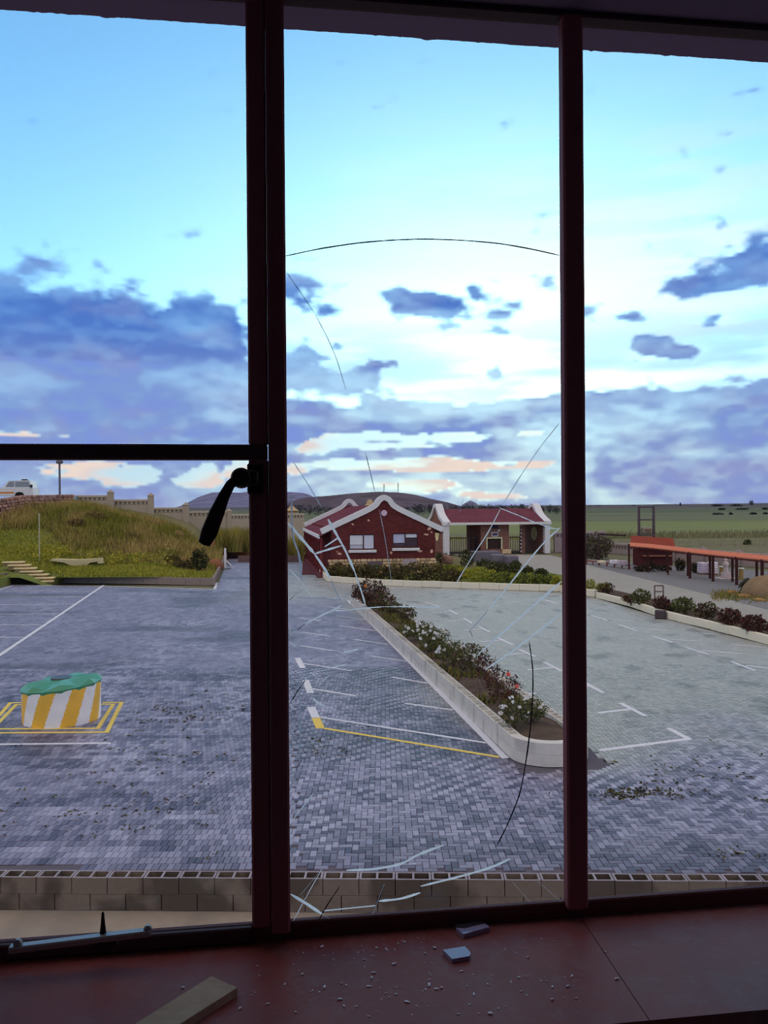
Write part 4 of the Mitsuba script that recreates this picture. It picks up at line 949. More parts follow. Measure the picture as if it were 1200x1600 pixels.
# stepped boundary wall on the crest: pale coping, dentils of open blocks, pillars with caps
def boundary(name, A, B, zt, zb, lab, colr=(172, 164, 152), pillars=True, pz=.35, step=.42, pend=(0, 1), col2=None):
    A, B = np.array(A, float), np.array(B, float); M, L = wall_run(A, B, 1, 1)
    k = key(name); tag(k, lab, 'wall')
    cc = CV(*colr) * np.array([.62, .60, .60]) if col2 is None else col2
    def sub(part, ms, col, var=.15, kind=None):
        m_ = mv(cat(ms), M); m_, c_ = painted(m_, col, var, 3, .8); scene[k + '__' + part] = mikit.ply(m_, 'm_matt', color=c_)
        if kind: tag(k + '__' + part, kind=kind)
    sub('panel', [box(0, L, 0, .2, zb, zt - .5), box(0, L, .15, .2, zt - .52, zt - .2)], cc)
    sub('coping', [box(0, L, -.06, .26, zt - .22, zt, .03)], cc * 1.12)
    sub('dentil_course', [box(x_, x_ + step * .5, -.02, .22, zt - .5, zt - .22) for x_ in np.arange(0, L - step * .5, step)], cc * .9, 0, 'stuff')
    if pillars:
        for j, e in enumerate(pend):
            n_ = f'_{j:03d}' if j else ''
            m_ = mv(cat(box(e * L - .24, e * L + .24, -.14, .34, zb, zt + pz - .12, .02), trimesh.convex.convex_hull(np.array([[e * L + sx_ * .3, .1 + sy_ * .3, zt + pz - .12] for sx_ in (-1, 1) for sy_ in (-1, 1)] + [[e * L, .1, zt + pz + .18]]))), M)
            scene[k + '__pillar' + n_] = mikit.ply(m_, 'm_matt', color=np.tile(cc * .95, (len(m_.vertices), 1)))
    return k
zt = lambda v, d: 4.2 + (797.5 - v) * d / FOC
boundary('boundary_wall', at(108, 0, 74)[:2], at(166, 0, 74)[:2], zt(772, 74), 2.2, 'boundary wall section highest up the bank, next to the stone wall', pend=(1,))
boundary('boundary_wall', at(170, 0, 75)[:2], at(229, 0, 75)[:2], zt(779, 75), 1.8, 'second boundary wall section stepping down from the top of the bank', pend=(1,), pz=.45)
boundary('boundary_wall', at(231, 0, 78)[:2], at(284, 0, 78)[:2], zt(792, 78), 1.2, 'third boundary wall section, middle of the stepped wall', pend=(1,))
boundary('boundary_wall', at(287, 0, 80)[:2], at(352, 0, 82)[:2], zt(798, 81), .6, 'fourth boundary wall section, left of the casement handle blade', pend=(1,), pz=.1)
boundary('boundary_wall', at(352, 0, 86)[:2], at(470, 0, 92)[:2], zt(803, 88), .3, 'lowest boundary wall section behind the lane', pillars=False)
# rough stone wall below the pickup truck
r = np.random.default_rng(31)
tag('stone_wall', 'rough pinkish stone wall along the top of the grass bank', 'wall')
Mw, Lw = wall_run(at(-30, 0, 59)[:2], at(34, 0, 62)[:2], 1, 1); Mw2, Lw2 = wall_run(at(34, 0, 62)[:2], at(107, 0, 68)[:2], 1, 1)
ms, cs = [], []
for (M, L, za, zb_, rows) in ((Mw, Lw, 3.62, 4.12, 6), (Mw2, Lw2, 4.55, 4.72, 4)):
    for j in range(rows):
        x_ = 0
        while x_ < L:
            w_ = r.uniform(.22, .45); f_ = x_ / L
            b_ = box(x_, x_ + w_ - .03, r.normal() * .04 - .05, .4, za + (zb_ - za) * f_ + j * .24, za + (zb_ - za) * f_ + j * .24 + .225, .04)
            ms.append(mv(b_, M)); cs.append(np.tile(C(150, 124, 122) * r.uniform(.55, 1.25), (len(b_.vertices), 1))); x_ += w_
put('stone_wall__stones', cat(ms), np.vstack(cs), kind='stuff')
put('stone_wall__core', mv(box(0, Lw, .1, .4, 2.0, 4.95), Mw), C(80, 70, 66)); put('stone_wall__core', mv(box(0, Lw2, .1, .4, 2.5, 5.3), Mw2), C(80, 70, 66))
# pickup truck parked above
PT = frame(at(33, 772, 68) + [0, 0, 0], 6); PT[2, 3] = 5.15
BW_ = CV(205, 208, 210)
def prism(q, y0, y1): return mv(stand(ext(q, y1 - y0)), frame((0, y0, 0), 0))
body = [(-2.9, .45), (-2.95, .95), (-2.6, 1.08), (-1.3, 1.12), (1.2, 1.12), (1.25, .45), (.55, .42), (.45, .7), (-.15, .7), (-.25, .42), (-2.0, .42), (-2.1, .7), (-2.65, .7), (-2.7, .45)]
put('pickup_truck__body', mv(prism(body, -.82, .82), PT), BW_, 'm_gloss')
cab = [(-1.25, 1.10), (-.75, 1.68), (.05, 1.72), (.95, 1.70), (1.12, 1.10)]
put('pickup_truck__cab', mv(prism(cab, -.74, .74), PT), BW_, 'm_gloss')
for q in ([(-1.02, 1.15), (-.70, 1.60), (-.32, 1.62), (-.32, 1.15)], [(-.24, 1.15), (-.24, 1.62), (.86, 1.61), (.98, 1.15)]):
    put('pickup_truck__window', mv(prism(q, -.755, -.735), PT), CV(112, 122, 134), 'm_gloss')
for x_ in (-2.36, .15):
    M = np.eye(4); M[:3, 3] = (x_, -.80, .36)
    put('pickup_truck__wheel', mv(mv(lathe([(0, -.1), (.34, -.1), (.37, -.05), (.37, .08), (.34, .1), (0, .1)], 20), trimesh.transformations.rotation_matrix(math.pi / 2, [1, 0, 0])), PT @ M), (.02, .02, .02), smooth=40)
put('pickup_truck__mirror', mv(box(1.02, 1.2, -.98, -.78, 1.12, 1.34, .03), PT), (.05, .05, .06)); put('pickup_truck__roof_beacon', mv(box(.1, .5, -.2, .2, 1.72, 1.84, .03), PT), (.08, .08, .09))
put('pickup_truck__side_stripe', mv(box(-2.6, -.3, -.84, -.82, .62, .74), PT), CV(190, 110, 50), label='orange stripe')
tag('pickup_truck', 'white pickup truck parked behind the stone wall at the top left', 'truck')
put('dark_car', mv(cat(prism([(0, 0), (0, .45), (.4, .55), (.8, .85), (1.9, .85), (2.3, .5), (2.6, .45), (2.6, 0)], -.8, .8)), frame((at(76, 0, 73)[0], 73, 4.75), 0)), (.03, .03, .04), 'm_gloss', label='dark car roof showing over the stone wall beside the lamp post', cat='car')
put('orange_box', mv(box(-.35, .35, -.3, .3, -1.2, 1.0, .04), frame((at(102, 0, 72)[0], 72, 4.7), 8)), CV(170, 96, 66), label='rusty orange pillar beside the dark car on the crest', cat='pillar')
o = at(87, 0, 76)
put('lamp_post__pole', tube([(o[0], 76, 4.4), (o[0], 76, 8.9)], .10, 8), CV(90, 90, 105)); put('lamp_post__lamp_head', mv(lathe([(0, 8.75), (.28, 8.78), (.34, 8.95), (.2, 9.12), (0, 9.15)], 16), frame((o[0], 76, 0), 0)), CV(84, 84, 96), smooth=40)
tag('lamp_post', 'slender lamp post on the crest behind the pickup truck', 'lamp post')

for i, (u, v, t_, w_, lab_) in enumerate([(268, 858, 842, 34, 'dark low brush among the rubble of the bank, left one'), (290, 866, 848, 36, 'dark low brush among the rubble of the bank, right one'), (206, 826, 812, 30, 'brownish bush in the dry grass below the stepped wall'), (148, 806, 792, 34, 'purplish brown bush high in the dry grass of the bank'), (120, 818, 806, 30, 'small brown bush in the dry grass left on the bank')]):
    p_ = at(u, v, 51.5 + (866 - v) * .16)
    zz = bank_z(np.array([p_[0]]), np.array([p_[1]]))[0]; d_ = p_[1]; h_, w2_ = (v - t_) / FOC * d_, w_ / FOC * d_ / 2
    m_, cc = leaves((p_[0], d_, zz + h_ * .4), (w2_, w2_ * .7, h_ * .6), 420, .11, [C(78, 74, 44), C(98, 88, 56), C(62, 58, 38)] if i < 2 else [C(110, 92, 66), C(128, 112, 76), C(92, 76, 60)], 400 + i)
    put('shrub', m_, cc, 'm_leaf', label=lab_, cat='shrub')

# ------------------------------------------------------------------ forecourt behind the kerb: white kerb, beds, driveway, gravel road
KERBW = C(196, 198, 194)
def kerb_line(name, pts, lab, w=.16, h=.20, seg=1.0):
    k = key(name); tag(k, lab, 'kerb')
    P_ = [g(*q)[:2] for q in pts]; n = 0
    unit = box(.006, seg - .006, 0, w, 0, h, .015)
    d0 = mikit.ply(unit, 'm_matt', color=np.tile(KERBW, (len(unit.vertices), 1)))
    for a, b in zip(P_[:-1], P_[1:]):
        L = np.linalg.norm(b - a); m_ = max(1, round(L / seg)); yaw = math.degrees(math.atan2(b[1] - a[1], b[0] - a[0]))
        for i in range(m_):
            p_ = a + (b - a) * i / m_
            scene[k + '__kerbstone' + (f'_{n:03d}' if n else '')] = {**d0, 'to_world': T(frame((p_[0], p_[1], RNG.normal() * .006), yaw) @ np.diag([L / m_ / seg, 1, 1, 1]))}
            n += 1
kerb_line('kerb', [(499, 897.5), (511, 909), (551, 912), (600, 915.5), (720, 919.5), (875, 925), (929, 933.5)], 'long white kerb between the car park and the beds in front of the brick building', h=.34)
kerb_line('kerb', [(931, 934.5), (980, 947), (1033, 965), (1110, 984), (1200, 1008), (1330, 1045)], 'white kerb of the shrub row along the right side of the car park', h=.28)
bed = sg.Polygon(poly([(499, 897), (511, 908), (551, 911), (600, 914.5), (875, 924), (905, 927), (900, 906), (800, 886), (770, 876), (700, 872), (500, 880)]))
put('bed', ext(bed, .22, -.1), mat='m_bank', label='planted bed between the white kerb and the brick building', kind='structure')
apron = sg.Polygon(poly([(474, 866), (472, 898), (499, 898), (517, 885), (516, 868)]))
put('brick_apron', ext(apron, .06, 0), C(92, 62, 76), var=.15, label='dark red paved strip beside the veranda', kind='structure')
drive = sg.Polygon(poly([(700, 866), (770, 876), (800, 886), (900, 906), (910, 925), (960, 925), (1000, 936), (1400, 1040), (1500, 1000), (1200, 955), (1115, 933), (918, 884), (860, 868)]))
def road_col(p, n, uv):
    k = fbm(p.x * .5, p.y * .5, 3, 4); s = fbm(p.x * 5, p.y * 5, 0, 3)
    return mix(mi.Color3f(.38, .36, .31), mi.Color3f(.48, .46, .41), k * .5 + s * .5)
bsdf('m_road', {'type': 'twosided', 'bsdf': {'type': 'diffuse', 'reflectance': mikit.proc(road_col)}})
put('gravel_road', ext(drive, .05, 0), mat='m_road', label='pale sandy drive curving from the gatehouse along the right', kind='structure')
yard = sg.Polygon(poly([(918, 884), (1115, 933), (1200, 955), (1500, 1000), (1500, 905), (1200, 893), (1050, 884), (918, 874)]))
put('gravel_yard', ext(yard, .04, 0), C(112, 116, 128), var=.1, scale=.6, label='grey gravel yard in front of the low red roofed shelter', kind='structure')
rowb = sg.Polygon(poly([(931, 933), (980, 945.5), (1033, 963), (1110, 982), (1200, 1006), (1330, 1042), (1330, 1010), (1200, 984), (1080, 955), (960, 927)]))
put('shrub_strip', ext(rowb, .16, 0), mat='m_soil', label='dark soil strip between the right kerb and the sandy drive', kind='structure')
# hedges and low planting (one thing per plant)
HD = [C(74, 66, 46), C(92, 84, 54), C(60, 52, 40), C(98, 96, 56)]; HY = [C(128, 134, 52), C(150, 148, 62), C(104, 114, 46)]; HG = [C(72, 84, 46), C(92, 102, 54), C(58, 66, 40)]
hs = [(526, 906, 882, 30), (548, 908, 884, 30), (572, 909, 884, 30), (596, 911, 884, 32), (622, 911, 882, 34), (650, 913, 880, 34), (678, 914, 882, 34), (706, 916, 890, 32)]
for i, (u, v, t_, w_) in enumerate(hs):
    shrub((u, v - 5), t_ - 3, w_ * 1.25, 430, .11, HD, f'brownish hedge shrub in front of the brick building, {["leftmost", "second", "third", "fourth", "fifth", "sixth", "seventh", "eighth"][i]} from the left', 60 + i, .1, grp='hedge in front of the brick building', name='hedge_shrub', low=.46, trunk=False)
for i, (u, v, t_, w_) in enumerate([(700, 898, 884, 36), (724, 910, 888, 40), (752, 914, 888, 42), (790, 916, 894, 44), (822, 920, 896, 40), (850, 921, 898, 36)]):
    shrub((u, v - 6), t_ - 2, w_ * 1.3, 420, .10, HY if i in (0, 1, 2) else HG + HY[:1], f'low {"yellow green" if i < 3 else "olive green"} bush behind the white kerb, {["leftmost", "second", "third", "fourth", "fifth", "rightmost"][i]} of its row', 80 + i, .1, grp='low bushes behind the white kerb', name='low_bush', low=.44, trunk=False)
for i, (u, v, t_, w_) in enumerate([(730, 886, 858, 24), (757, 893, 872, 26), (778, 896, 876, 26), (798, 898, 878, 26), (806, 890, 876, 16), (823, 897, 884, 20), (846, 900, 888, 18), (690, 880, 862, 26), (869, 920, 900, 14)]):
    lab_ = ['dark upright bush left of the big stone blocks', 'round dark bush under the stone blocks, leftmost', 'round dark bush under the stone blocks, second', 'round dark bush under the stone blocks, third', 'small clipped bush beside the rightmost stone block', 'clipped round bush standing alone on the pale drive, nearest', 'small clipped round bush farther right on the pale drive', 'dark bush at the foot of the left gate gable', 'little yellow green bush beside the right mullion'][i]
    shrub((u, v), t_, w_ * 1.15, 380, .09, HY if i == 8 else GD + HG[:1], lab_, 100 + i, .08, name='bush', low=.45, trunk=False)
# big granite blocks
GRAN = CV(92, 90, 104)
for i, (u0, u1, vb, vt, dep) in enumerate([(737, 783, 876, 864, 61), (770, 792, 884, 873, 58), (792, 811, 887, 877, 57), (688, 706, 879, 871, 60)]):
    a, b = at(u0, vb, dep), at(u1, vb, dep); h_ = (vb - vt) * dep / FOC + .35
    put('stone_block' if i < 3 else 'rock', mv(box(0, b[0] - a[0], 0, 1.3, -.2, h_, .06), frame((a[0], dep, 0), 4)) if i < 3 else mv(rock(((b[0] - a[0]) / 2, .7, .45), 9, 2), frame((a[0] + .5, dep, .35), 0)), GRAN if i < 3 else CV(104, 84, 76), var=.3, scale=1.3, seed=i,
        label=['widest grey granite block in front of the gatehouse', 'smaller grey granite block below the widest one', 'grey granite block at the right end of the row', 'rounded brown boulder left of the dark upright bush'][i], cat='stone block' if i < 3 else 'rock', group='granite blocks in front of the gatehouse' if i < 3 else None)

# ------------------------------------------------------------------ the red brick guard building with white gable copings
HM = frame((g(604, 897)[0] - .02, 50.0, 0), 8.5)     # local x to the right along the gable wall, y back along the ridge
RED = CV(118, 46, 44)
def brick_col(p, n, uv):
    row = dr.floor(p.z / .085); k = cell_rand(dr.floor((p.x * .985 + p.y * .17) / .23 + row * .5), row, dr.floor(p.y * .3))
    m_ = fbm(p.x * 1.2, p.y * 1.2, p.z * 1.2, 4)
    return mi.Color3f(.165, .040, .038) * (.78 + .3 * k) * (.8 + .4 * m_)
def brick2_col(p, n, uv):
    row = dr.floor(p.z / .085); k = cell_rand(dr.floor((p.x + p.y) / .23 + row * .5), row, 3)
    m_ = fbm(p.x * 1.2, p.y * 1.2, p.z * 1.2, 4)
    return mi.Color3f(.34, .165, .125) * (.78 + .36 * k) * (.8 + .4 * m_)
def tile_col(p, n, uv):
    m_ = fbm(p.x * 1.4, p.y * 1.4, 0, 4); s = fbm(p.x * 9, p.y * 9, 2, 2)
    return mix(mi.Color3f(.15, .052, .075), mi.Color3f(.25, .085, .105), m_ * .6 + s * .4)
bsdf('m_brick', {'type': 'twosided', 'bsdf': {'type': 'diffuse', 'reflectance': mikit.proc(brick_col)}})
bsdf('m_brick_pale', {'type': 'twosided', 'bsdf': {'type': 'diffuse', 'reflectance': mikit.proc(brick2_col)}})
bsdf('m_tile', {'type': 'twosided', 'bsdf': {'type': 'diffuse', 'reflectance': mikit.proc(tile_col)}})
COP = np.array([.88, .88, .88])
def part(k, name, m, M, col=None, mat=None, lab=None, kind=None, var=0, smooth=False, scale=2.0, seed=0):
    q = key(k + '__' + name); m = mv(m, M)
    if mat: scene[q] = mikit.ply(m, mat, smooth=smooth)
    else:
        m, c_ = painted(m, col, var, seed, scale); scene[q] = mikit.ply(m, 'm_matt', smooth=smooth, color=c_)
    tag(q, lab, kind=kind)
    return q
H = 'guard_building'; tag(H, 'dark red brick building with white curved gable copings and a stone plinth', 'building')
WL, WR, EV, PK, LN = -3.42, 3.12, 3.02, 4.62, 21.0
gable = [(WL, 1.12), (WL, EV), (-.1, PK), (WR, EV - .12), (WR, 1.12)]
hole = lambda x0, x1, z0, z1: sg.box(x0, z0, x1, z1)
W1, W2 = (-2.32, -.72, 1.72, 2.66), (.42, 2.02, 1.80, 2.70)
gp = sg.Polygon(gable)
for w_ in (W1, W2): gp = gp.difference(hole(*w_))
part(H, 'gable_wall', stand(ext(gp, .25)), HM, mat='m_brick')
part(H, 'side_wall', cat(box(WL, WL + .25, .25, LN, 0, EV), box(WR - .25, WR, .25, LN, 0, EV - .12), box(WL, WR, LN - .25, LN, 0, EV)), HM, mat='m_brick')
part(H, 'gable_wall', stand(ext([(WL, 1.0), (WL, EV), (-.1, PK), (WR, EV), (WR, 1.)], .25)), HM @ frame((0, LN - .25, 0), 0), mat='m_brick')
part(H, 'plinth_core', box(WL - .05, WR + .05, -.04, .2, -.1, 1.1), HM, CV(120, 106, 92))
r = np.random.default_rng(51); ms, cs = [], []
x_ = WL - .08
z_ = -.05
while z_ < 1.1:
    hh = r.uniform(.16, .24); x_ = WL - .08 - r.random() * .2
    while x_ < WR:
        w_ = r.uniform(.2, .42)
        b_ = box(x_, min(x_ + w_ - .03, WR + .1), -.10 - r.random() * .05, 0, z_, min(z_ + hh - .025, 1.12), .03)
        ms.append(b_); cs.append(np.tile(CV(166, 146, 120) * r.uniform(.55, 1.2), (len(b_.vertices), 1))); x_ += w_
    z_ += hh
q = key(H + '__plinth_stone'); scene[q] = mikit.ply(mv(cat(ms), HM), 'm_matt', color=np.clip(np.vstack(cs), 0, .9)); tag(q, 'pale rubble stone facing', kind='stuff')
part(H, 'vent_cover', box(-1.2, -.3, -.18, -.1, .42, .98), HM, CV(84, 76, 84))
for x0, x1 in ((1.0, 1.9),): part(H, 'plinth_panel', box(x0, x1, -.17, -.1, .55, 1.1), HM, CV(140, 128, 136))
def coping(sc=1.0):
    a = [(-4.05, 2.86), (-1.05, 4.22), (-.62, 4.48), (-.42, 4.80), (-.1, 4.98), (.22, 4.80), (.42, 4.48), (.85, 4.20), (3.62, 2.90)]
    t = np.linspace(0, len(a) - 1, 49); q_ = np.stack([np.interp(t, np.arange(len(a)), np.array(a)[:, k]) for k in (0, 1)], 1)
    for _ in range(3): q_[1:-1] = .25 * q_[:-2] + .5 * q_[1:-1] + .25 * q_[2:]
    return sg.LineString(q_).buffer(.17, cap_style='flat')
part(H, 'gable_fill', stand(ext(sg.Polygon([(-.9, 4.1), (-.5, 4.5), (-.1, 4.85), (.3, 4.5), (.7, 4.1)]), .24)), HM, mat='m_brick')
part(H, 'coping', stand(ext(coping(), .5)), HM @ frame((0, -.12, 0), 0), COP, lab='white curved gable coping facing the window')
part(H, 'coping', stand(ext(coping(), .6)), HM @ frame((0, LN - .3, .05), 0), COP, lab='white gable coping at the far end')
roof = [(-4.15, 2.62), (-.1, 4.5), (3.7, 2.74), (3.7, 2.64), (-.1, 4.38), (-4.15, 2.52)]
part(H, 'roof', stand(ext(roof, LN - .3)), HM @ frame((0, .2, 0), 0), mat='m_tile')
part(H, 'fascia', box(-4.22, -4.12, .25, LN, 2.42, 2.64), HM, COP, lab='white fascia')
for i, w_ in enumerate((W1, W2)):
    x0, x1, z0, z1 = w_; xm = (x0 + x1) / 2 + (.1 if i == 0 else .0); q = key(H + '__window')
    scene[q] = mikit.ply(mv(cat(box(x0, x1, .05, .12, z1 - .05, z1), box(x0, x1, .05, .12, z0, z0 + .05), box(x0, x0 + .05, .05, .12, z0, z1), box(x1 - .05, x1, .05, .12, z0, z1), box(xm - .03, xm + .03, .04, .12, z0, z1)), HM), 'm_matt', color=np.tile(CV(60, 40, 44), (40, 1)))
    for j, (a, b, c0_, c1_, colr) in enumerate([((x0 + .05, xm - .03, z0 + .3, z1 - .05, (176, 178, 192)), (x0 + .05, xm - .03, z0 + .05, z0 + .28, (150, 152, 170)), (xm + .03, x1 - .05, z0 + .05, z1 - .05, (168, 170, 190))), ((x0 + .05, xm - .03, z0 + .3, z1 - .05, (150, 155, 185)), (xm + .03, x1 - .05, z1 - .28, z1 - .05, (170, 176, 196)), (x0 + .05, xm - .03, z0 + .05, z0 + .28, (60, 44, 52)), (xm + .03, x1 - .05, z0 + .05, z1 - .3, (52, 36, 44)))][i]):
        m_ = mv(box(a, b, .09, .11, c0_, c1_), HM); scene[q + '__pane' + (f'_{j:03d}' if j else '')] = mikit.ply(m_, 'm_gloss', color=np.tile(CV(*colr), (8, 1)))
    part(H, 'window_sill', box(x0 - .05, x1 + .1, -.14, .1, z0 - .2, z0 - .02, .02), HM, COP, lab='white window sill')
part(H, 'gable_vent', mv(lathe([(0, 0), (.19, 0), (.19, .06), (.15, .07), (0, .05)], 20), np.array([[1, 0, 0, -.12], [0, 0, -1, -.0], [0, 1, 0, 3.98], [0, 0, 0, 1.]])), HM, CV(168, 150, 176), lab='round vent')
for i, (x_, z_, w_, h_) in enumerate([(2.75, 3.0, .18, .17), (2.55, 2.6, .22, .09), (2.9, 2.75, .1, .06), (2.15, 1.55, .24, .08), (2.9, 1.55, .10, .16), (-2.9, 1.46, .2, .09), (-3.05, 1.6, .09, .07), (.3, 1.5, .12, .1), (-2.1, 3.3, .12, .1), (-1.1, 3.55, .12, .08)]):
    r_ = np.random.default_rng(i); t_ = np.sort(r_.random(8) * 6.28)
    part(H, 'bare_patch', stand(ext(sg.Polygon([(x_ + math.cos(a) * w_ * r_.uniform(.6, 1), z_ + math.sin(a) * h_ * r_.uniform(.6, 1)) for a in t_]), .006)), HM @ frame((0, -.006, 0), 0), CV(176, 148, 134))
# veranda along the left side
for i in range(9):
    y_ = .3 + i * 2.55
    if y_ < LN: part(H, 'veranda_post', box(-4.1, -3.96, y_, y_ + .14, 0, 2.5), HM, CV(92, 42, 46))
part(H, 'veranda_beam', box(-4.12, -3.94, .25, LN, 2.22, 2.44), HM, CV(82, 36, 40))
part(H, 'veranda_floor', box(-4.3, WL, .1, LN, 0, .18), HM, CV(88, 54, 62))
part(H, 'veranda_rail', cat(*[box(-4.06, -4.0, .4, 7.8, z_, z_ + .06) for z_ in (.55, .95)]), HM, CV(92, 42, 46), kind='stuff')

# ------------------------------------------------------------------ the gatehouse
GM = frame((5.48, 73.0, 0), 10)
G = 'gatehouse'; tag(G, 'brick gatehouse with a red tiled roof between two white curved gables', 'gatehouse')
GW, GD_ = 9.65, 6.0
prof = [(-.35, 2.86), (.9, 3.30), (1.7, 3.66), (2.2, 4.12), (2.6, 4.46), (3.0, 4.56), (3.4, 4.46), (3.8, 4.12), (4.3, 3.66), (5.1, 3.30), (6.35, 2.86)]
def side(x0, x1, ms): # outline in the (depth, z) plane, thickness along local x
    m_ = ms.copy(); v = m_.vertices.copy(); m_.vertices = np.stack([x0 + v[:, 2] * (x1 - x0), v[:, 0], v[:, 1]], 1)
    m_.faces = m_.faces; return m_
for j, x0 in enumerate((0.0, GW)):
    sh = sg.Polygon([(0, 0)] + [(max(0, min(6, a)), b) for a, b in prof] + [(6, 0)]).difference(sg.Point(2.6, 1.85).buffer(.62, 32)) if j < 2 else None
    if j == 1: sh = sg.Polygon([(0, 0)] + [(max(0, min(6, a)), b) for a, b in prof] + [(6, 0)]).difference(sg.Point(2.7, 1.8).buffer(.60, 32))
    part(G, 'gable_wall', side(x0, x0 + .3, ext(sh, 1)), GM, mat='m_brick_pale')
    c_ = sg.Point(2.6 if j == 0 else 2.7, 1.85 if j == 0 else 1.8)
    part(G, 'porthole_ring', side(x0 - .05, x0 + .35, ext(c_.buffer(.68, 32).difference(c_.buffer(.57, 32)), 1)), GM, CV(196, 178, 150))
    part(G, 'porthole_screen', side(x0 + .12, x0 + .18, ext(c_.buffer(.60, 32), 1)), GM, CV(190, 172, 140), lab='pale round porthole panel')
    t = np.linspace(0, len(prof) - 1, 61); q_ = np.stack([np.interp(t, np.arange(len(prof)), np.array(prof)[:, k]) for k in (0, 1)], 1)
    for _ in range(4): q_[1:-1] = .25 * q_[:-2] + .5 * q_[1:-1] + .25 * q_[2:]
    part(G, 'coping', side(x0 - .18, x0 + .5, ext(sg.LineString(q_).buffer(.17, cap_style='flat'), 1)), GM, COP, lab='white curved gable coping')
    part(G, 'column', box(x0 - .1, x0 + .42, -.32, .12, 0, 2.9, .03), GM, COP, lab='white gate column')
    part(G, 'column_cap', box(x0 - .2, x0 + .52, -.42, .2, 2.66, 2.95, .04), GM, COP)
    part(G, 'quoin', cat(*[box(x0 + (.3 if j == 0 else -.06), x0 + (.36 if j == 0 else 0), -.02, .26, z_, z_ + .17) for z_ in np.arange(.1, 2.7, .34)] + [box(x0 - .06, x0, .12, .34, z_, z_ + .17) for z_ in np.arange(.1, 2.7, .34)]), GM, COP * .9, kind='stuff')
rp = [(-.55, 2.92), (3.0, 4.22), (6.55, 2.92), (6.55, 2.82), (3.0, 4.10), (-.55, 2.82)]
part(G, 'roof', side(.3, GW, ext(rp, 1)), GM, mat='m_tile')
part(G, 'fascia', box(.3, GW, -.62, -.5, 2.74, 2.96), GM, CV(206, 196, 184), lab='cream fascia')
RX0, RX1 = 3.62, 6.36
cut_ = sg.box(RX0, 0, RX1, 2.85).difference(sg.box(RX0 + .62, .45, RX0 + 1.98, 1.42))
part(G, 'guard_room_front', stand(ext(cut_, .22)), GM @ frame((0, .55, 0), 0), mat='m_brick_pale')
part(G, 'guard_room_side', box(RX0, RX0 + .22, .77, 5.3, 0, 2.9), GM, mat='m_brick_pale'); part(G, 'guard_room_side', box(RX1 - .22, RX1, .77, 5.3, 0, 2.9), GM, mat='m_brick_pale')
part(G, 'guard_room_back', box(RX0, RX1, 5.1, 5.3, 0, 2.9), GM, mat='m_brick_pale')
x0, x1, z0, z1 = RX0 + .62, RX0 + 1.98, .45, 1.42
part(G, 'window_frame', cat(box(x0 - .1, x1 + .1, .48, .6, z1, z1 + .13), box(x0 - .1, x0 + .02, .48, .6, z0, z1), box(x1 - .02, x1 + .1, .48, .6, z0, z1)), GM, CV(206, 184, 152), lab='cream surround')
part(G, 'window_pane', box(x0, x1, .68, .72, z0, z1), GM, CV(52, 42, 44))
for a in (.33, .66): part(G, 'glazing_bar', box(x0 + (x1 - x0) * a - .03, x0 + (x1 - x0) * a + .03, .62, .68, z0, z1), GM, CV(70, 48, 44))
part(G, 'notice_frame', box(RX0 + 1.02, RX0 + 1.66, .47, .55, 1.62, 2.02), GM, CV(220, 214, 206), lab='white notice frame'); part(G, 'notice_panel', box(RX0 + 1.10, RX0 + 1.58, .44, .47, 1.70, 1.94), GM, CV(74, 66, 88))
part(G, 'solar_panel', mv(box(-.32, .32, -.03, .03, 0, .46), trimesh.transformations.rotation_matrix(-.35, [1, 0, 0])), GM @ frame((RX0 + 1.32, .40, 2.36), 0), CV(58, 52, 76), lab='dark tilted solar panel'); part(G, 'lamp', box(RX0 + 1.62, RX0 + 1.84, .38, .55, 2.08, 2.28, .03), GM, CV(222, 216, 206))
part(G, 'side_door', box(RX0 - .03, RX0, 1.6, 2.6, 0, 1.6), GM, CV(62, 48, 46)); part(G, 'side_door', box(RX0 - .03, RX0, 3.2, 4.0, .0, 1.6), GM, CV(88, 62, 54))
part(G, 'footing', box(RX1 - .75, RX1 + .1, .2, .56, 0, .42, .03), GM, CV(176, 158, 132))
def gate(x0, x1, lab, h=1.55):
    k = key('gate'); tag(k, lab, 'gate')
    part(k, 'frame', cat(box(x0, x1, 1.0, 1.06, .1, .18), box(x0, x1, 1.0, 1.06, h - .08, h), box(x0, x0 + .07, 1.0, 1.06, .1, h), box(x1 - .07, x1, 1.0, 1.06, .1, h)), GM, CV(60, 48, 50))
    n = int((x1 - x0) / .2); d0 = mikit.ply(box(-.018, .018, 1.01, 1.05, .18, h - .08), 'm_matt', color=np.tile(CV(60, 48, 50), (8, 1)))
    for i in range(1, n): scene[k + '__bar' + (f'_{i-1:03d}' if i > 1 else '')] = {**d0, 'to_world': T(GM @ frame((x0 + (x1 - x0) * i / n, 0, 0), 0))}
gate(.42, 3.55, 'dark barred gate between the left gable and the guard room'); gate(6.42, 7.6, 'dark barred gate right of the guard room')
part(G, 'gate_pier', box(7.68, 8.05, .9, 1.3, 0, 2.9), GM, mat='m_brick_pale')
part(G, 'pier_quoin', cat(*[box(7.60, 7.70, .88, 1.1, z_, z_ + .17) for z_ in np.arange(.1, 2.7, .34)]), GM, COP * .9, kind='stuff')
# wall running off the gatehouse to the right, behind the mullion, and pale wall behind the left gable
boundary('boundary_wall', (16.2, 76.0), (21.6, 78.0), 1.95, 0, 'pale boundary wall right of the gatehouse', colr=(150, 142, 150), pillars=False)
boundary('boundary_wall', (-9.5, 96.), (6.0, 98.), 2.6, -.5, 'boundary wall behind the red brick building', pillars=False)

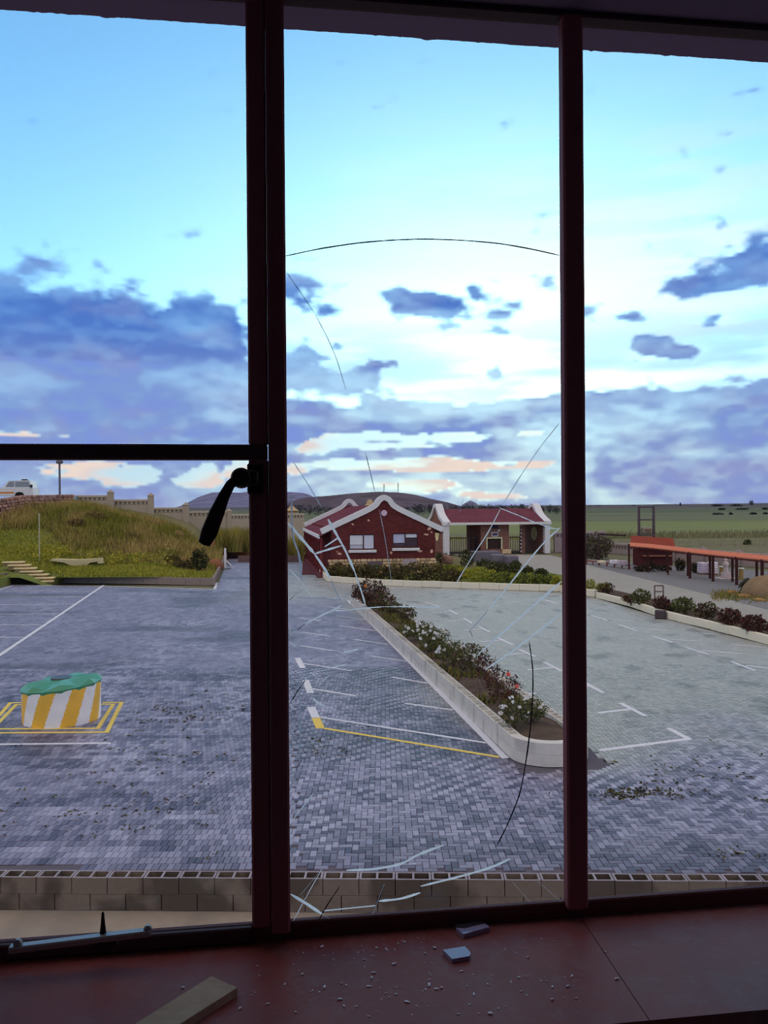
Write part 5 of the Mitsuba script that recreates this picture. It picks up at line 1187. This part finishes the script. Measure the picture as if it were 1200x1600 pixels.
# ------------------------------------------------------------------ right hand side: shelter, kiosk, pole structure, plants
RUST, DRUST = CV(164, 100, 82), CV(72, 40, 38)
S = 'shelter'; tag(S, 'long low shelter with a rust red sheet roof on thin posts', 'shelter')
FP = [(982.5, 891), (1013, 895.5), (1044, 899.5), (1078, 905), (1114, 909.5), (1151, 915), (1191, 921), (1235, 928)]
fp = np.array([g(*q) for q in FP])
bk_ = np.array([0.30, .954, 0])
tops = [853.5, 856, 859.5, 863.5, 867.5, 871, 875, 880]
zf = np.array([4.2 - (t_ - (797 - (q[0] - 600) * .007)) * p_[1] / FOC for q, p_, t_ in zip(FP, fp, tops)])
for i, (p_, z_) in enumerate(zip(fp, zf)):
    w_ = .035 if i in (0, 1, 2) else .06
    part(S, 'post', box(p_[0] - w_, p_[0] + w_, p_[1] - w_, p_[1] + w_, 0, z_), np.eye(4), CV(58, 36, 36))
    b_ = p_ + bk_ * 1.9
    part(S, 'back_post', box(b_[0] - .05, b_[0] + .05, b_[1] - .05, b_[1] + .05, 0, z_ + .02), np.eye(4), CV(56, 36, 36))
for i in range(len(fp) - 1):
    a, b = fp[i] + [0, -.25, zf[i] + .02], fp[i + 1] + [0, -.25, zf[i + 1] + .02]
    c0_, d0_ = b + bk_ * 2.2 + [0, 0, .12], a + bk_ * 2.2 + [0, 0, .12]
    v = np.array([a, b, c0_, d0_]); v = np.vstack([v, v - [0, 0, .06]])
    m_ = trimesh.Trimesh(v, [[0, 1, 2], [0, 2, 3], [4, 6, 5], [4, 7, 6], [0, 4, 5], [0, 5, 1], [1, 5, 6], [1, 6, 2], [2, 6, 7], [2, 7, 3], [3, 7, 4], [3, 4, 0]], process=False)
    part(S, 'roof_sheet', m_, np.eye(4), RUST)
    q0, q1 = a - [0, -.27, .12], b - [0, -.27, .12]
    part(S, 'beam', tube([q0, q1], .05, 6), np.eye(4), DRUST)
# kiosk behind its left end
K_ = 'kiosk'; tag(K_, 'small rust red kiosk with a sloping sheet roof behind the shelter', 'kiosk')
kd = 57.0
kx = lambda u: at(u, 0, kd)[0]; kz = lambda v, u=1010: 4.2 - (v - (797 - (u - 600) * .007)) * kd / FOC
v = np.array([[kx(980), kd, kz(853)], [kx(1047), kd - .4, kz(856)], [at(1047, 0, kd + 1.6)[0], kd + 1.6, 4.2 - (842 - 794) * (kd + 1.6) / FOC], [at(981, 0, kd + 1.6)[0], kd + 1.6, 4.2 - (838 - 794.5) * (kd + 1.6) / FOC]]); v = np.vstack([v, v - [0, 0, .08]])
part(K_, 'roof', trimesh.Trimesh(v, [[0, 1, 2], [0, 2, 3], [4, 6, 5], [4, 7, 6], [0, 4, 5], [0, 5, 1], [1, 5, 6], [1, 6, 2], [2, 6, 7], [2, 7, 3], [3, 7, 4], [3, 4, 0]], process=False), np.eye(4), CV(112, 56, 48))
part(K_, 'wall', cat(box(kx(994), kx(1048), kd + .3, kd + .4, 0, kz(856)), box(kx(994), kx(994) + .1, kd + .3, kd + 1.5, 0, kz(853))), np.eye(4), CV(66, 34, 36))
part(K_, 'counter', box(kx(1000), kx(1046), kd - .1, kd + .3, .72, .8), np.eye(4), CV(120, 84, 70))
# transformer on two poles
P_ = 'transformer_stand'; tag(P_, 'two pole power line structure carrying a transformer', 'power pole')
pd = 72.0; px_ = lambda u: at(u, 0, pd)[0]; pz = lambda v: 4.2 - (v - 794.2) * pd / FOC
for u in (993.5, 1016.5): part(P_, 'pole', tube([(px_(u), pd, 0), (px_(u), pd, pz(791.5))], [.15, .11], 8), np.eye(4), CV(74, 64, 74))
part(P_, 'cross_beam', box(px_(992), px_(1018), pd - .08, pd + .08, pz(794.5), pz(792.3)), np.eye(4), CV(70, 62, 72)); part(P_, 'cross_beam', box(px_(991), px_(1017), pd - .08, pd + .08, pz(814), pz(812.3)), np.eye(4), CV(70, 62, 72))
part(P_, 'transformer', cat(box(px_(998), px_(1012), pd - .4, pd + .4, pz(835.5), pz(825.5), .08), *[box(px_(998) + .06 + i * .1, px_(998) + .1 + i * .1, pd - .5, pd - .38, pz(834), pz(827)) for i in range(7)]), np.eye(4), CV(116, 106, 96))
for i in range(3): part(P_, 'insulator', tube([(px_(999 + i * 5.5), pd - .1, pz(826)), (px_(999 + i * 5.5), pd - .1, pz(823.4))], .06, 6), np.eye(4), CV(130, 130, 140))
part(P_, 'platform', box(px_(995), px_(1016), pd - .5, pd + .5, pz(838.5), pz(836.5)), np.eye(4), CV(80, 70, 72))
# pale dentilled wall with pillars behind the shelter
e = [at(1046, 0, 62)[:2], at(1092, 0, 60)[:2], at(1148, 0, 57)[:2], at(1196, 0, 55)[:2], at(1260, 0, 53)[:2]]
for i in range(4):
    zz = 4.2 - ([860, 864, 869, 874][i] - 793.5) * e[i][1] / FOC
    boundary('boundary_wall', e[i], e[i + 1], zz + .2, 0, f'pale wall panel behind the red roofed shelter, {["leftmost", "second", "third", "rightmost"][i]} bay', colr=(150, 138, 140), pend=(0,), pz=.1, step=.5)
e = [at(925, 0, 76)[:2], at(1046, 0, 66)[:2]]
boundary('boundary_wall', e[0], e[1], 1.0, 0, 'low pale wall behind the grey thorn bush', colr=(150, 142, 146), pillars=False)
# wrapped pallet stacks and yard clutter
for i, (u, v, w_, h_, colr, lab_) in enumerate([(1101, 899, 11, 18, (172, 166, 184), 'lilac wrapped pallet stack under the shelter, left one'), (1117, 900, 11, 20, (180, 176, 190), 'lilac wrapped pallet stack under the shelter, right one')]):
    p_ = g(u, v); s_ = p_[1] / FOC
    k = key('pallet_stack'); tag(k, lab_, 'pallet stack')
    for j in range(5): part(k, 'bag', box(p_[0] - w_ * s_ / 2, p_[0] + w_ * s_ / 2, p_[1], p_[1] + .7, .12 + j * h_ * s_ / 5.4, .12 + (j + .96) * h_ * s_ / 5.4, .04), np.eye(4), CV(*colr), var=.1, seed=j)
    part(k, 'pallet', box(p_[0] - w_ * s_ / 2, p_[0] + w_ * s_ / 2, p_[1], p_[1] + .7, 0, .12), np.eye(4), CV(110, 90, 80))
for i, (u, v, w_, h_, colr, lab_) in enumerate([(1128, 901, 7, 15, (120, 100, 60), 'olive drum standing right of the pallet stacks'), (1158, 907, 7, 18, (128, 108, 70), 'tan drum with a pale lid under the shelter')]):
    p_ = g(u, v); s_ = p_[1] / FOC; k = key('oil_drum'); tag(k, lab_, 'drum')
    part(k, 'body', lathe([(0, 0), (w_ * s_ / 2, 0), (w_ * s_ / 2, h_ * s_ * .33), (w_ * s_ / 2 + .02, h_ * s_ * .35), (w_ * s_ / 2, h_ * s_ * .37), (w_ * s_ / 2, h_ * s_), (0, h_ * s_)], 18), frame(p_, 0), CV(*colr)); part(k, 'lid', lathe([(0, h_ * s_), (w_ * s_ / 2 + .05, h_ * s_), (w_ * s_ / 2 + .05, h_ * s_ + .06), (0, h_ * s_ + .06)], 18), frame(p_, 0), CV(190, 186, 180))
p_ = g(1134, 905); s_ = p_[1] / FOC
put('stone_figure__pedestal', mv(cat(box(-.22, .22, -.22, .22, .1, .4, .03), lathe([(0, .4), (.14, .42), (.12, .7), (.18, .85), (.13, 1.0), (.07, 1.05), (.10, 1.16), (0, 1.26)], 14)), frame(p_, 0)), CV(166, 156, 160)); put('stone_figure__base', mv(box(-.55, .55, -.35, .35, 0, .1, .02), frame(p_, 10)), CV(170, 160, 160)); tag('stone_figure', 'small pale garden ornament on a slab beneath the shelter', 'ornament')
for i, (u, v, t_, w_, n_, lab_) in enumerate([(1063, 893, 871, 14, 260, 'dark fan shaped shrub under the shelter'), (1088, 896, 879, 18, 260, 'brown shrub left of the pallet stacks'), (1016, 894, 876, 22, 260, 'dark plants inside the kiosk'), (1000, 894, 883, 18, 180, 'low dark plants left below the kiosk'), (1038, 893, 882, 22, 200, 'low dark plants right below the kiosk')]):
    shrub((u, v), t_, w_ * 1.2, n_, .10, [C(58, 50, 46), C(74, 60, 50), C(50, 52, 42)], lab_, 130 + i, trunk=False)
k = shrub((930, 876), 832, 58, 1500, .14, [C(84, 78, 80), C(100, 92, 84), C(74, 74, 66), C(104, 98, 78)], 'wide grey green thorn bush beside the right mullion', 140, dep=66, flat=.7)
for i, (u, v, w_, h_, colr, lab_) in enumerate([(962, 886, 12, 6, (190, 180, 190), 'pale crate on the rust red trestle, right one'), (942, 885, 10, 4, (196, 170, 150), 'pale crate on the rust red trestle, left one'), (975, 888, 13, 7, (150, 140, 156), 'lilac sack beside the kiosk')]):
    p_ = g(u, v + 2); s_ = p_[1] / FOC
    put('crate', mv(box(-w_ * s_ / 2, w_ * s_ / 2, 0, .5, .30, .30 + h_ * s_, .03), frame(p_, 5)), CV(*colr), label=lab_, cat='crate')
k = 'trestle'; tag(k, 'long low rust red trestle below the thorn bush', 'trestle')
a, b = g(916, 882), g(984, 890)
part(k, 'rail', tube([a + [0, 0, .28], b + [0, 0, .28]], .04, 6), np.eye(4), CV(104, 62, 62)); part(k, 'rail', tube([a + [0, .5, .28], b + [0, .5, .28]], .04, 6), np.eye(4), CV(104, 62, 62))
for i in range(7):
    p_ = a + (b - a) * i / 6; part(k, 'leg', box(p_[0] - .04, p_[0] + .04, p_[1] - .04, p_[1] + .04, 0, .28), np.eye(4), CV(104, 62, 62))
# thin metal frame, drain box, shrubs of the right hand row
k = 'metal_frame'; tag(k, 'thin upright metal frame standing in the right shrub strip', 'metal frame')
p0_, p1_ = g(1023, 946, .1), g(1036.5, 946, .1); hz = (946 - 915) / FOC * p0_[1]
for p_ in (p0_, p1_): part(k, 'upright', tube([p_ - [0, 0, .1], p_ + [0, 0, hz]], .03, 6), np.eye(4), CV(96, 84, 84))
for f_ in (1.0, .70): part(k, 'crossbar', tube([p0_ + [0, 0, hz * f_], p1_ + [0, 0, hz * f_]], .028, 6), np.eye(4), CV(96, 84, 84))
p_ = g(1032, 967); put('drain_box', mv(cat(box(-.2, .2, -.06, .3, 0, .30, .02), box(-.15, .15, -.075, -.055, .03, .24)), frame(p_, -20)), CV(64, 58, 62), label='dark square drain inlet in the right white kerb', cat='drain')
rows = [((947, 930), 911, 24, 260, ROSE_R + ROSE_G, 'dark shrub at the start of the right row'), ((940, 925), 912, 22, 220, HY, 'yellow green shrub at the start of the right row'), ((1001, 948), 921, 28, 330, ROSE_G, 'tall green shrub left of the metal frame'), ((985, 944), 930, 26, 220, ROSE_R + HD, 'low brown shrub left of the tall green one'), ((1034, 957), 933, 26, 300, ROSE_R, 'dark red shrub at the foot of the metal frame'), ((1068, 961), 934, 32, 380, ROSE_G + HG, 'green shrub second to the right of the metal frame'), ((1103, 970), 942, 34, 380, ROSE_R + ROSE_G, 'mixed dark shrub in the middle of the right row'), ((1141, 982), 952, 36, 430, ROSE_R, 'big dark red shrub near the right end of the row'), ((1178, 992), 962, 36, 430, ROSE_R, 'dark red shrub at the right edge of the picture'), ((1050, 955), 944, 26, 200, ROSE_G + HD, 'low olive shrub between two taller ones in the right row'), ((922, 926), 905, 14, 160, HY, 'bright yellow green clipped bush just right of the mullion')]
for i, (uv, t_, w_, n_, cols_, lab_) in enumerate(rows):
    rose(uv, t_, w_ * 1.1, n_, .06, cols_, lab_, seed=160 + i, z0=.14, name='row_shrub')
# mound with its shrub at the right edge
put('sand_mound', mv(rock((1.5, 1.2, 1.05), 91, 3, .2), frame(g(1214, 932), 0)), C(124, 108, 92), smooth=True, var=.2, label='tan sand heap at the right edge', cat='sand heap')
for i, (u, v, w_, h_, lab_) in enumerate([(1144, 929, 20, 12, 'brown stone at the left foot of the sand heap'), (1163, 934, 26, 10, 'flat brown stone in front of the sand heap'), (1186, 940, 22, 9, 'brown stone at the right foot of the sand heap')]):
    p_ = g(u, v); s_ = p_[1] / FOC / 2
    put('rock', mv(rock((w_ * s_, w_ * s_ * .8, h_ * s_), 40 + i, 2), frame((p_[0], p_[1], h_ * s_ * .3), i * 50)), CV(124, 98, 66), smooth=True, var=.3, seed=i, label=lab_, cat='rock')
shrub((1167, 928), 904, 24, 420, .09, [C(56, 58, 48), C(66, 70, 58), C(90, 92, 84)], 'dark round shrub growing on the stones by the sand heap', 190)
P = np.array([g(u, v) for u, v in zip(np.random.default_rng(2).uniform(1112, 1200, 1200), np.random.default_rng(3).normal(933, 4, 1200))])
m, c = blades(P, .16, .03, [C(96, 104, 50), C(120, 110, 70)], 8, .6)
put('verge_grass', m, c, label='green grass fringe around the sand heap', cat='grass', kind='stuff')
# thatched roofs showing over the ridge and beside the far coping
for u, vt_, vb_, w_, dep, lab_ in ((578, 781.5, 795, 20, 105, 'little thatched roof peeping over the roof of the brick building'), (456, 791, 798, 18, 110, 'domed thatched roof behind the left end of the boundary wall')):
    p_ = at(u, vb_, dep); s_ = dep / FOC; k = key('thatched_hut'); tag(k, lab_, 'hut')
    part(k, 'roof', lathe([(0, (vb_ - vt_) * s_ + .1), (.3, (vb_ - vt_) * s_), (w_ * s_ * .3, (vb_ - vt_) * s_ * .55), (w_ * s_ / 2 + .2, 0), (w_ * s_ / 2, -.1), (0, -.1)], 20), frame((p_[0], dep, p_[2]), 0), CV(150, 132, 106), var=.2)
    part(k, 'wall', lathe([(0, -p_[2] - 2), (w_ * s_ / 2 - .1, -p_[2] - 2), (w_ * s_ / 2 - .1, -.1), (0, -.1)], 20), frame((p_[0], dep, p_[2]), 0), CV(140, 116, 96))

put('bucket', mv(lathe([(0, 0), (.17, 0), (.22, .4), (.20, .4), (.16, .05), (0, .05)], 18), frame(at(585, 898, 48.9) * [1, 1, 0] + [0, 0, .35], 0)), CV(70, 130, 130), label='teal bucket by the hedge under the brick building', cat='bucket')
part('kiosk', 'roof_beam', tube([(kx(938), kd + 1.5, kz(836)), (kx(983), kd + 1.5, kz(838.5))], .07, 6), np.eye(4), CV(52, 40, 44))
part('kiosk', 'beam_post', tube([(kx(939), kd + 1.5, 0), (kx(939), kd + 1.5, kz(836))], .06, 6), np.eye(4), CV(52, 40, 44))

# ------------------------------------------------------------------ far land: hills, trees, masts, rank grass beyond the wall
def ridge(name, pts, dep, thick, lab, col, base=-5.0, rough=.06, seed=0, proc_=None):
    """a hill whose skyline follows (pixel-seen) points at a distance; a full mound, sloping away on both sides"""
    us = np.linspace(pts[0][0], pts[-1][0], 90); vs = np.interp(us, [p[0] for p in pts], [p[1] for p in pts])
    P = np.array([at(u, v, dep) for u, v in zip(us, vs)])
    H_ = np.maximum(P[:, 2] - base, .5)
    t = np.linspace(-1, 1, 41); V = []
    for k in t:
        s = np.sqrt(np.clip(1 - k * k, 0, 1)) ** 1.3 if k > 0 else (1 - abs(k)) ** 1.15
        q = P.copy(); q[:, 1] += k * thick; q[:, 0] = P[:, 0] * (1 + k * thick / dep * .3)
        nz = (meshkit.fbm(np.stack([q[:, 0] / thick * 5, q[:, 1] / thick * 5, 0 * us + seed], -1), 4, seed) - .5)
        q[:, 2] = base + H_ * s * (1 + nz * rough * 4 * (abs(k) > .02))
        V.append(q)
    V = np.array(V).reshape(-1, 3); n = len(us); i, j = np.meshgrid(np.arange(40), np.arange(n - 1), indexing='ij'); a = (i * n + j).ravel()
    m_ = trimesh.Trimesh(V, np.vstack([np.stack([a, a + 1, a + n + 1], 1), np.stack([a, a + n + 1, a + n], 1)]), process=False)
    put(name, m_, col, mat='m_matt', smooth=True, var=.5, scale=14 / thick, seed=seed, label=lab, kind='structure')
ridge('mesa', [(268, 800), (292, 786), (312, 776), (330, 770), (350, 769), (372, 770), (400, 770), (450, 770), (480, 773), (500, 782), (525, 800)], 5200, 900, 'distant flat topped mesa behind the casement handle, haze blue painted in', (.21, .21, .33), seed=2)  # blue of the distance haze is put into the surface colour
ridge('hill', [(420, 800), (446, 788), (470, 779), (510, 775), (550, 771), (590, 769), (620, 770), (650, 774), (675, 780), (700, 785), (716, 790), (735, 797)], 1700, 420, 'long bare hill behind the brick building', (.135, .112, .135), seed=3)  # slight purple of the haze is mixed into the hill colour
ridge('cone_hill', [(714, 795), (726, 787), (735, 782), (742, 785), (756, 795)], 4200, 300, 'small pointed hill on the horizon, haze blue painted in', (.18, .18, .26), seed=4, rough=.02)  # haze blue painted as surface colour here too
r = np.random.default_rng(71)
for u, v0, v1, lab_ in ((600, 770, 757, 'left thin radio mast on the bare hill'), (622, 771, 754, 'right thin radio mast on the bare hill')):
    a, b = at(u, v0 + 3, 1700), at(u, v1, 1700)
    k = 'radio_mast' if lab_[0] == 'l' else 'radio_mast_001'
    put('radio_mast', cat(tube([a, b], .7, 5), *[tube([a + (b - a) * f_ + [-1.6, 0, 0], a + (b - a) * f_ + [1.6, 0, 0]], .35, 4) for f_ in (.75, .9)]), (.05, .05, .07), label=lab_, cat='mast')
# trees along the skyline
TD = [(.035, .04, .05), (.05, .055, .06), (.03, .035, .04)]
def tree(u, v, t_, w_, dep, lab, n=240, cols=TD, seed=0, grp=None, cone=False):
    base = at(u, v, dep); base[2] = min(base[2], field_z(np.array([base[0]]), np.array([base[1]]))[0]) - .3
    top = at(u, t_, dep)[2]; h = top - base[2]; w = w_ / FOC * dep / 2
    k = key('tree'); tag(k, lab, 'tree', grp)
    m_, cc = leaves(base + [0, 0, h * .55], (w, w, h * .48), n, h * .07, cols, seed, shell=.2)
    scene[k + '__crown'] = mikit.ply(m_, 'm_matt', color=cc)
    tm = tube([base - [0, 0, .5], base + [0, 0, h * .6]], [h * .03, h * .015], 5); scene[k + '__trunk'] = mikit.ply(tm, 'm_matt', color=np.tile((.04, .035, .035), (len(tm.vertices), 1)))
us = np.sort(np.concatenate([np.linspace(722, 868, 15) + r.normal(size=15) * 3.5, np.linspace(640, 716, 8) + r.normal(size=8) * 3, np.linspace(455, 512, 5)]))
NTH = ['leftmost'] + [x for x in ORD[1:]] + ['seventeenth', 'eighteenth', 'nineteenth', 'twentieth', 'twenty first', 'twenty second', 'twenty third', 'twenty fourth', 'twenty fifth', 'twenty sixth', 'twenty seventh', 'twenty eighth', 'twenty ninth', 'thirtieth']
for i, u in enumerate(us):
    tree(u, 800, 788 + r.uniform(-2, 4.5), r.uniform(12, 26), 640 + r.uniform(-60, 60), f'dark tree of the horizon tree belt, {NTH[i]} from the left', seed=200 + i, grp='horizon tree belt')
for i, (u, t_, w_, lab_) in enumerate([(886, 786, 10, 'dark tree just left of the right mullion on the skyline'), (923, 790, 8, 'small skyline tree right of the right mullion'), (935, 788.5, 13, 'round skyline tree left of the pole structure'), (990, 788, 8, 'small skyline bush behind the pole structure'), (1028, 788, 16, 'broad skyline bush right of the pole structure'), (1063, 785, 3, 'tiny lone skyline tree'), (1174, 781, 8, 'tallest lone tree on the right skyline')]):
    tree(u, 792, t_, w_, 1500 if u > 900 else 640, lab_, seed=240 + i)
for i, (u, v, w_) in enumerate([(1120, 792, 24), (1150, 790, 22), (1128, 801, 13), (1160, 801, 26), (1122, 810, 20), (1142, 809, 7), (1177, 809, 12), (1196, 808, 8), (1195, 796, 10)]):
    dep = 1250 if v < 795 else 800 if v < 805 else 520
    p_ = at(u, v, dep); z_ = field_z(np.array([p_[0]]), np.array([p_[1]]))[0]; s_ = dep / FOC
    m_, cc = leaves((p_[0], p_[1], z_ + s_ * 1.2), (w_ * s_ / 2, w_ * s_ * .3, s_ * 2.2), 200, s_ * 1.1, TD, 260 + i, shell=.1)
    put('thicket', m_, cc, label=['long dark thicket just under the lone skyline tree, left one', 'long dark thicket just under the lone skyline tree, right one', 'small middle row thicket on the far veld, left one', 'broad middle row thicket on the far veld, right one', 'lowest row thicket on the far veld, broad left one', 'lowest row thicket on the far veld, tiny second one', 'lowest row thicket on the far veld, third one', 'lowest row thicket at the right edge of the picture', 'upper thicket at the right edge of the picture'][i], cat='thicket')
# rank grass just beyond the wall on the right, and a dark bush in it
u_ = r.uniform(930, 1260, 9000); d_ = r.uniform(84, 150, 9000)
P = np.stack([(u_ - 600) / FOC * d_, d_, 0 * d_], -1); P[:, 2] = field_z(P[:, 0], P[:, 1]) - .05
k_ = meshkit.fbm(P * [.3, .1, 0], 3, 4)[:, None]
m, c = blades(P, 1.1, .10, (np.array(C(100, 110, 82)) * (1 - k_) + np.array(C(122, 120, 98)) * k_) * r.uniform(.7, 1.3, (9000, 1)), 6, .35)
put('rank_grass', m, c, label='tall grey green grass beyond the shelter on the right', cat='grass', kind='stuff')
shrub((1168, 858), 843, 13, 260, .16, [C(58, 62, 50), C(74, 78, 58)], 'dark little tree in the grass beyond the shelter', 300, dep=90)
u_ = r.uniform(690, 900, 5200); d_ = r.uniform(84, 130, 5200)
P = np.stack([(u_ - 600) / FOC * d_, d_, 0 * d_], -1); P[:, 2] = field_z(P[:, 0], P[:, 1]) - .05
m, c = blades(P, 1.0, .10, [C(128, 134, 70), C(150, 150, 96), C(110, 120, 60)], 7, .35)
put('rank_grass', m, c, label='tall green grass seen through the gate openings', cat='grass', kind='stuff')
for i, (u, v) in enumerate([(1099, 855), (1154, 861)]):
    p_ = at(u, v, 84); put('marker_stone', mv(rock((.32, .3, .45), 95 + i, 2, .2), frame((p_[0], p_[1], -1.0), 0)), CV(210, 205, 196), smooth=True, label=f'{["left", "right"][i]} of two pale marker stones in the grass beyond the shelter', cat='stone')
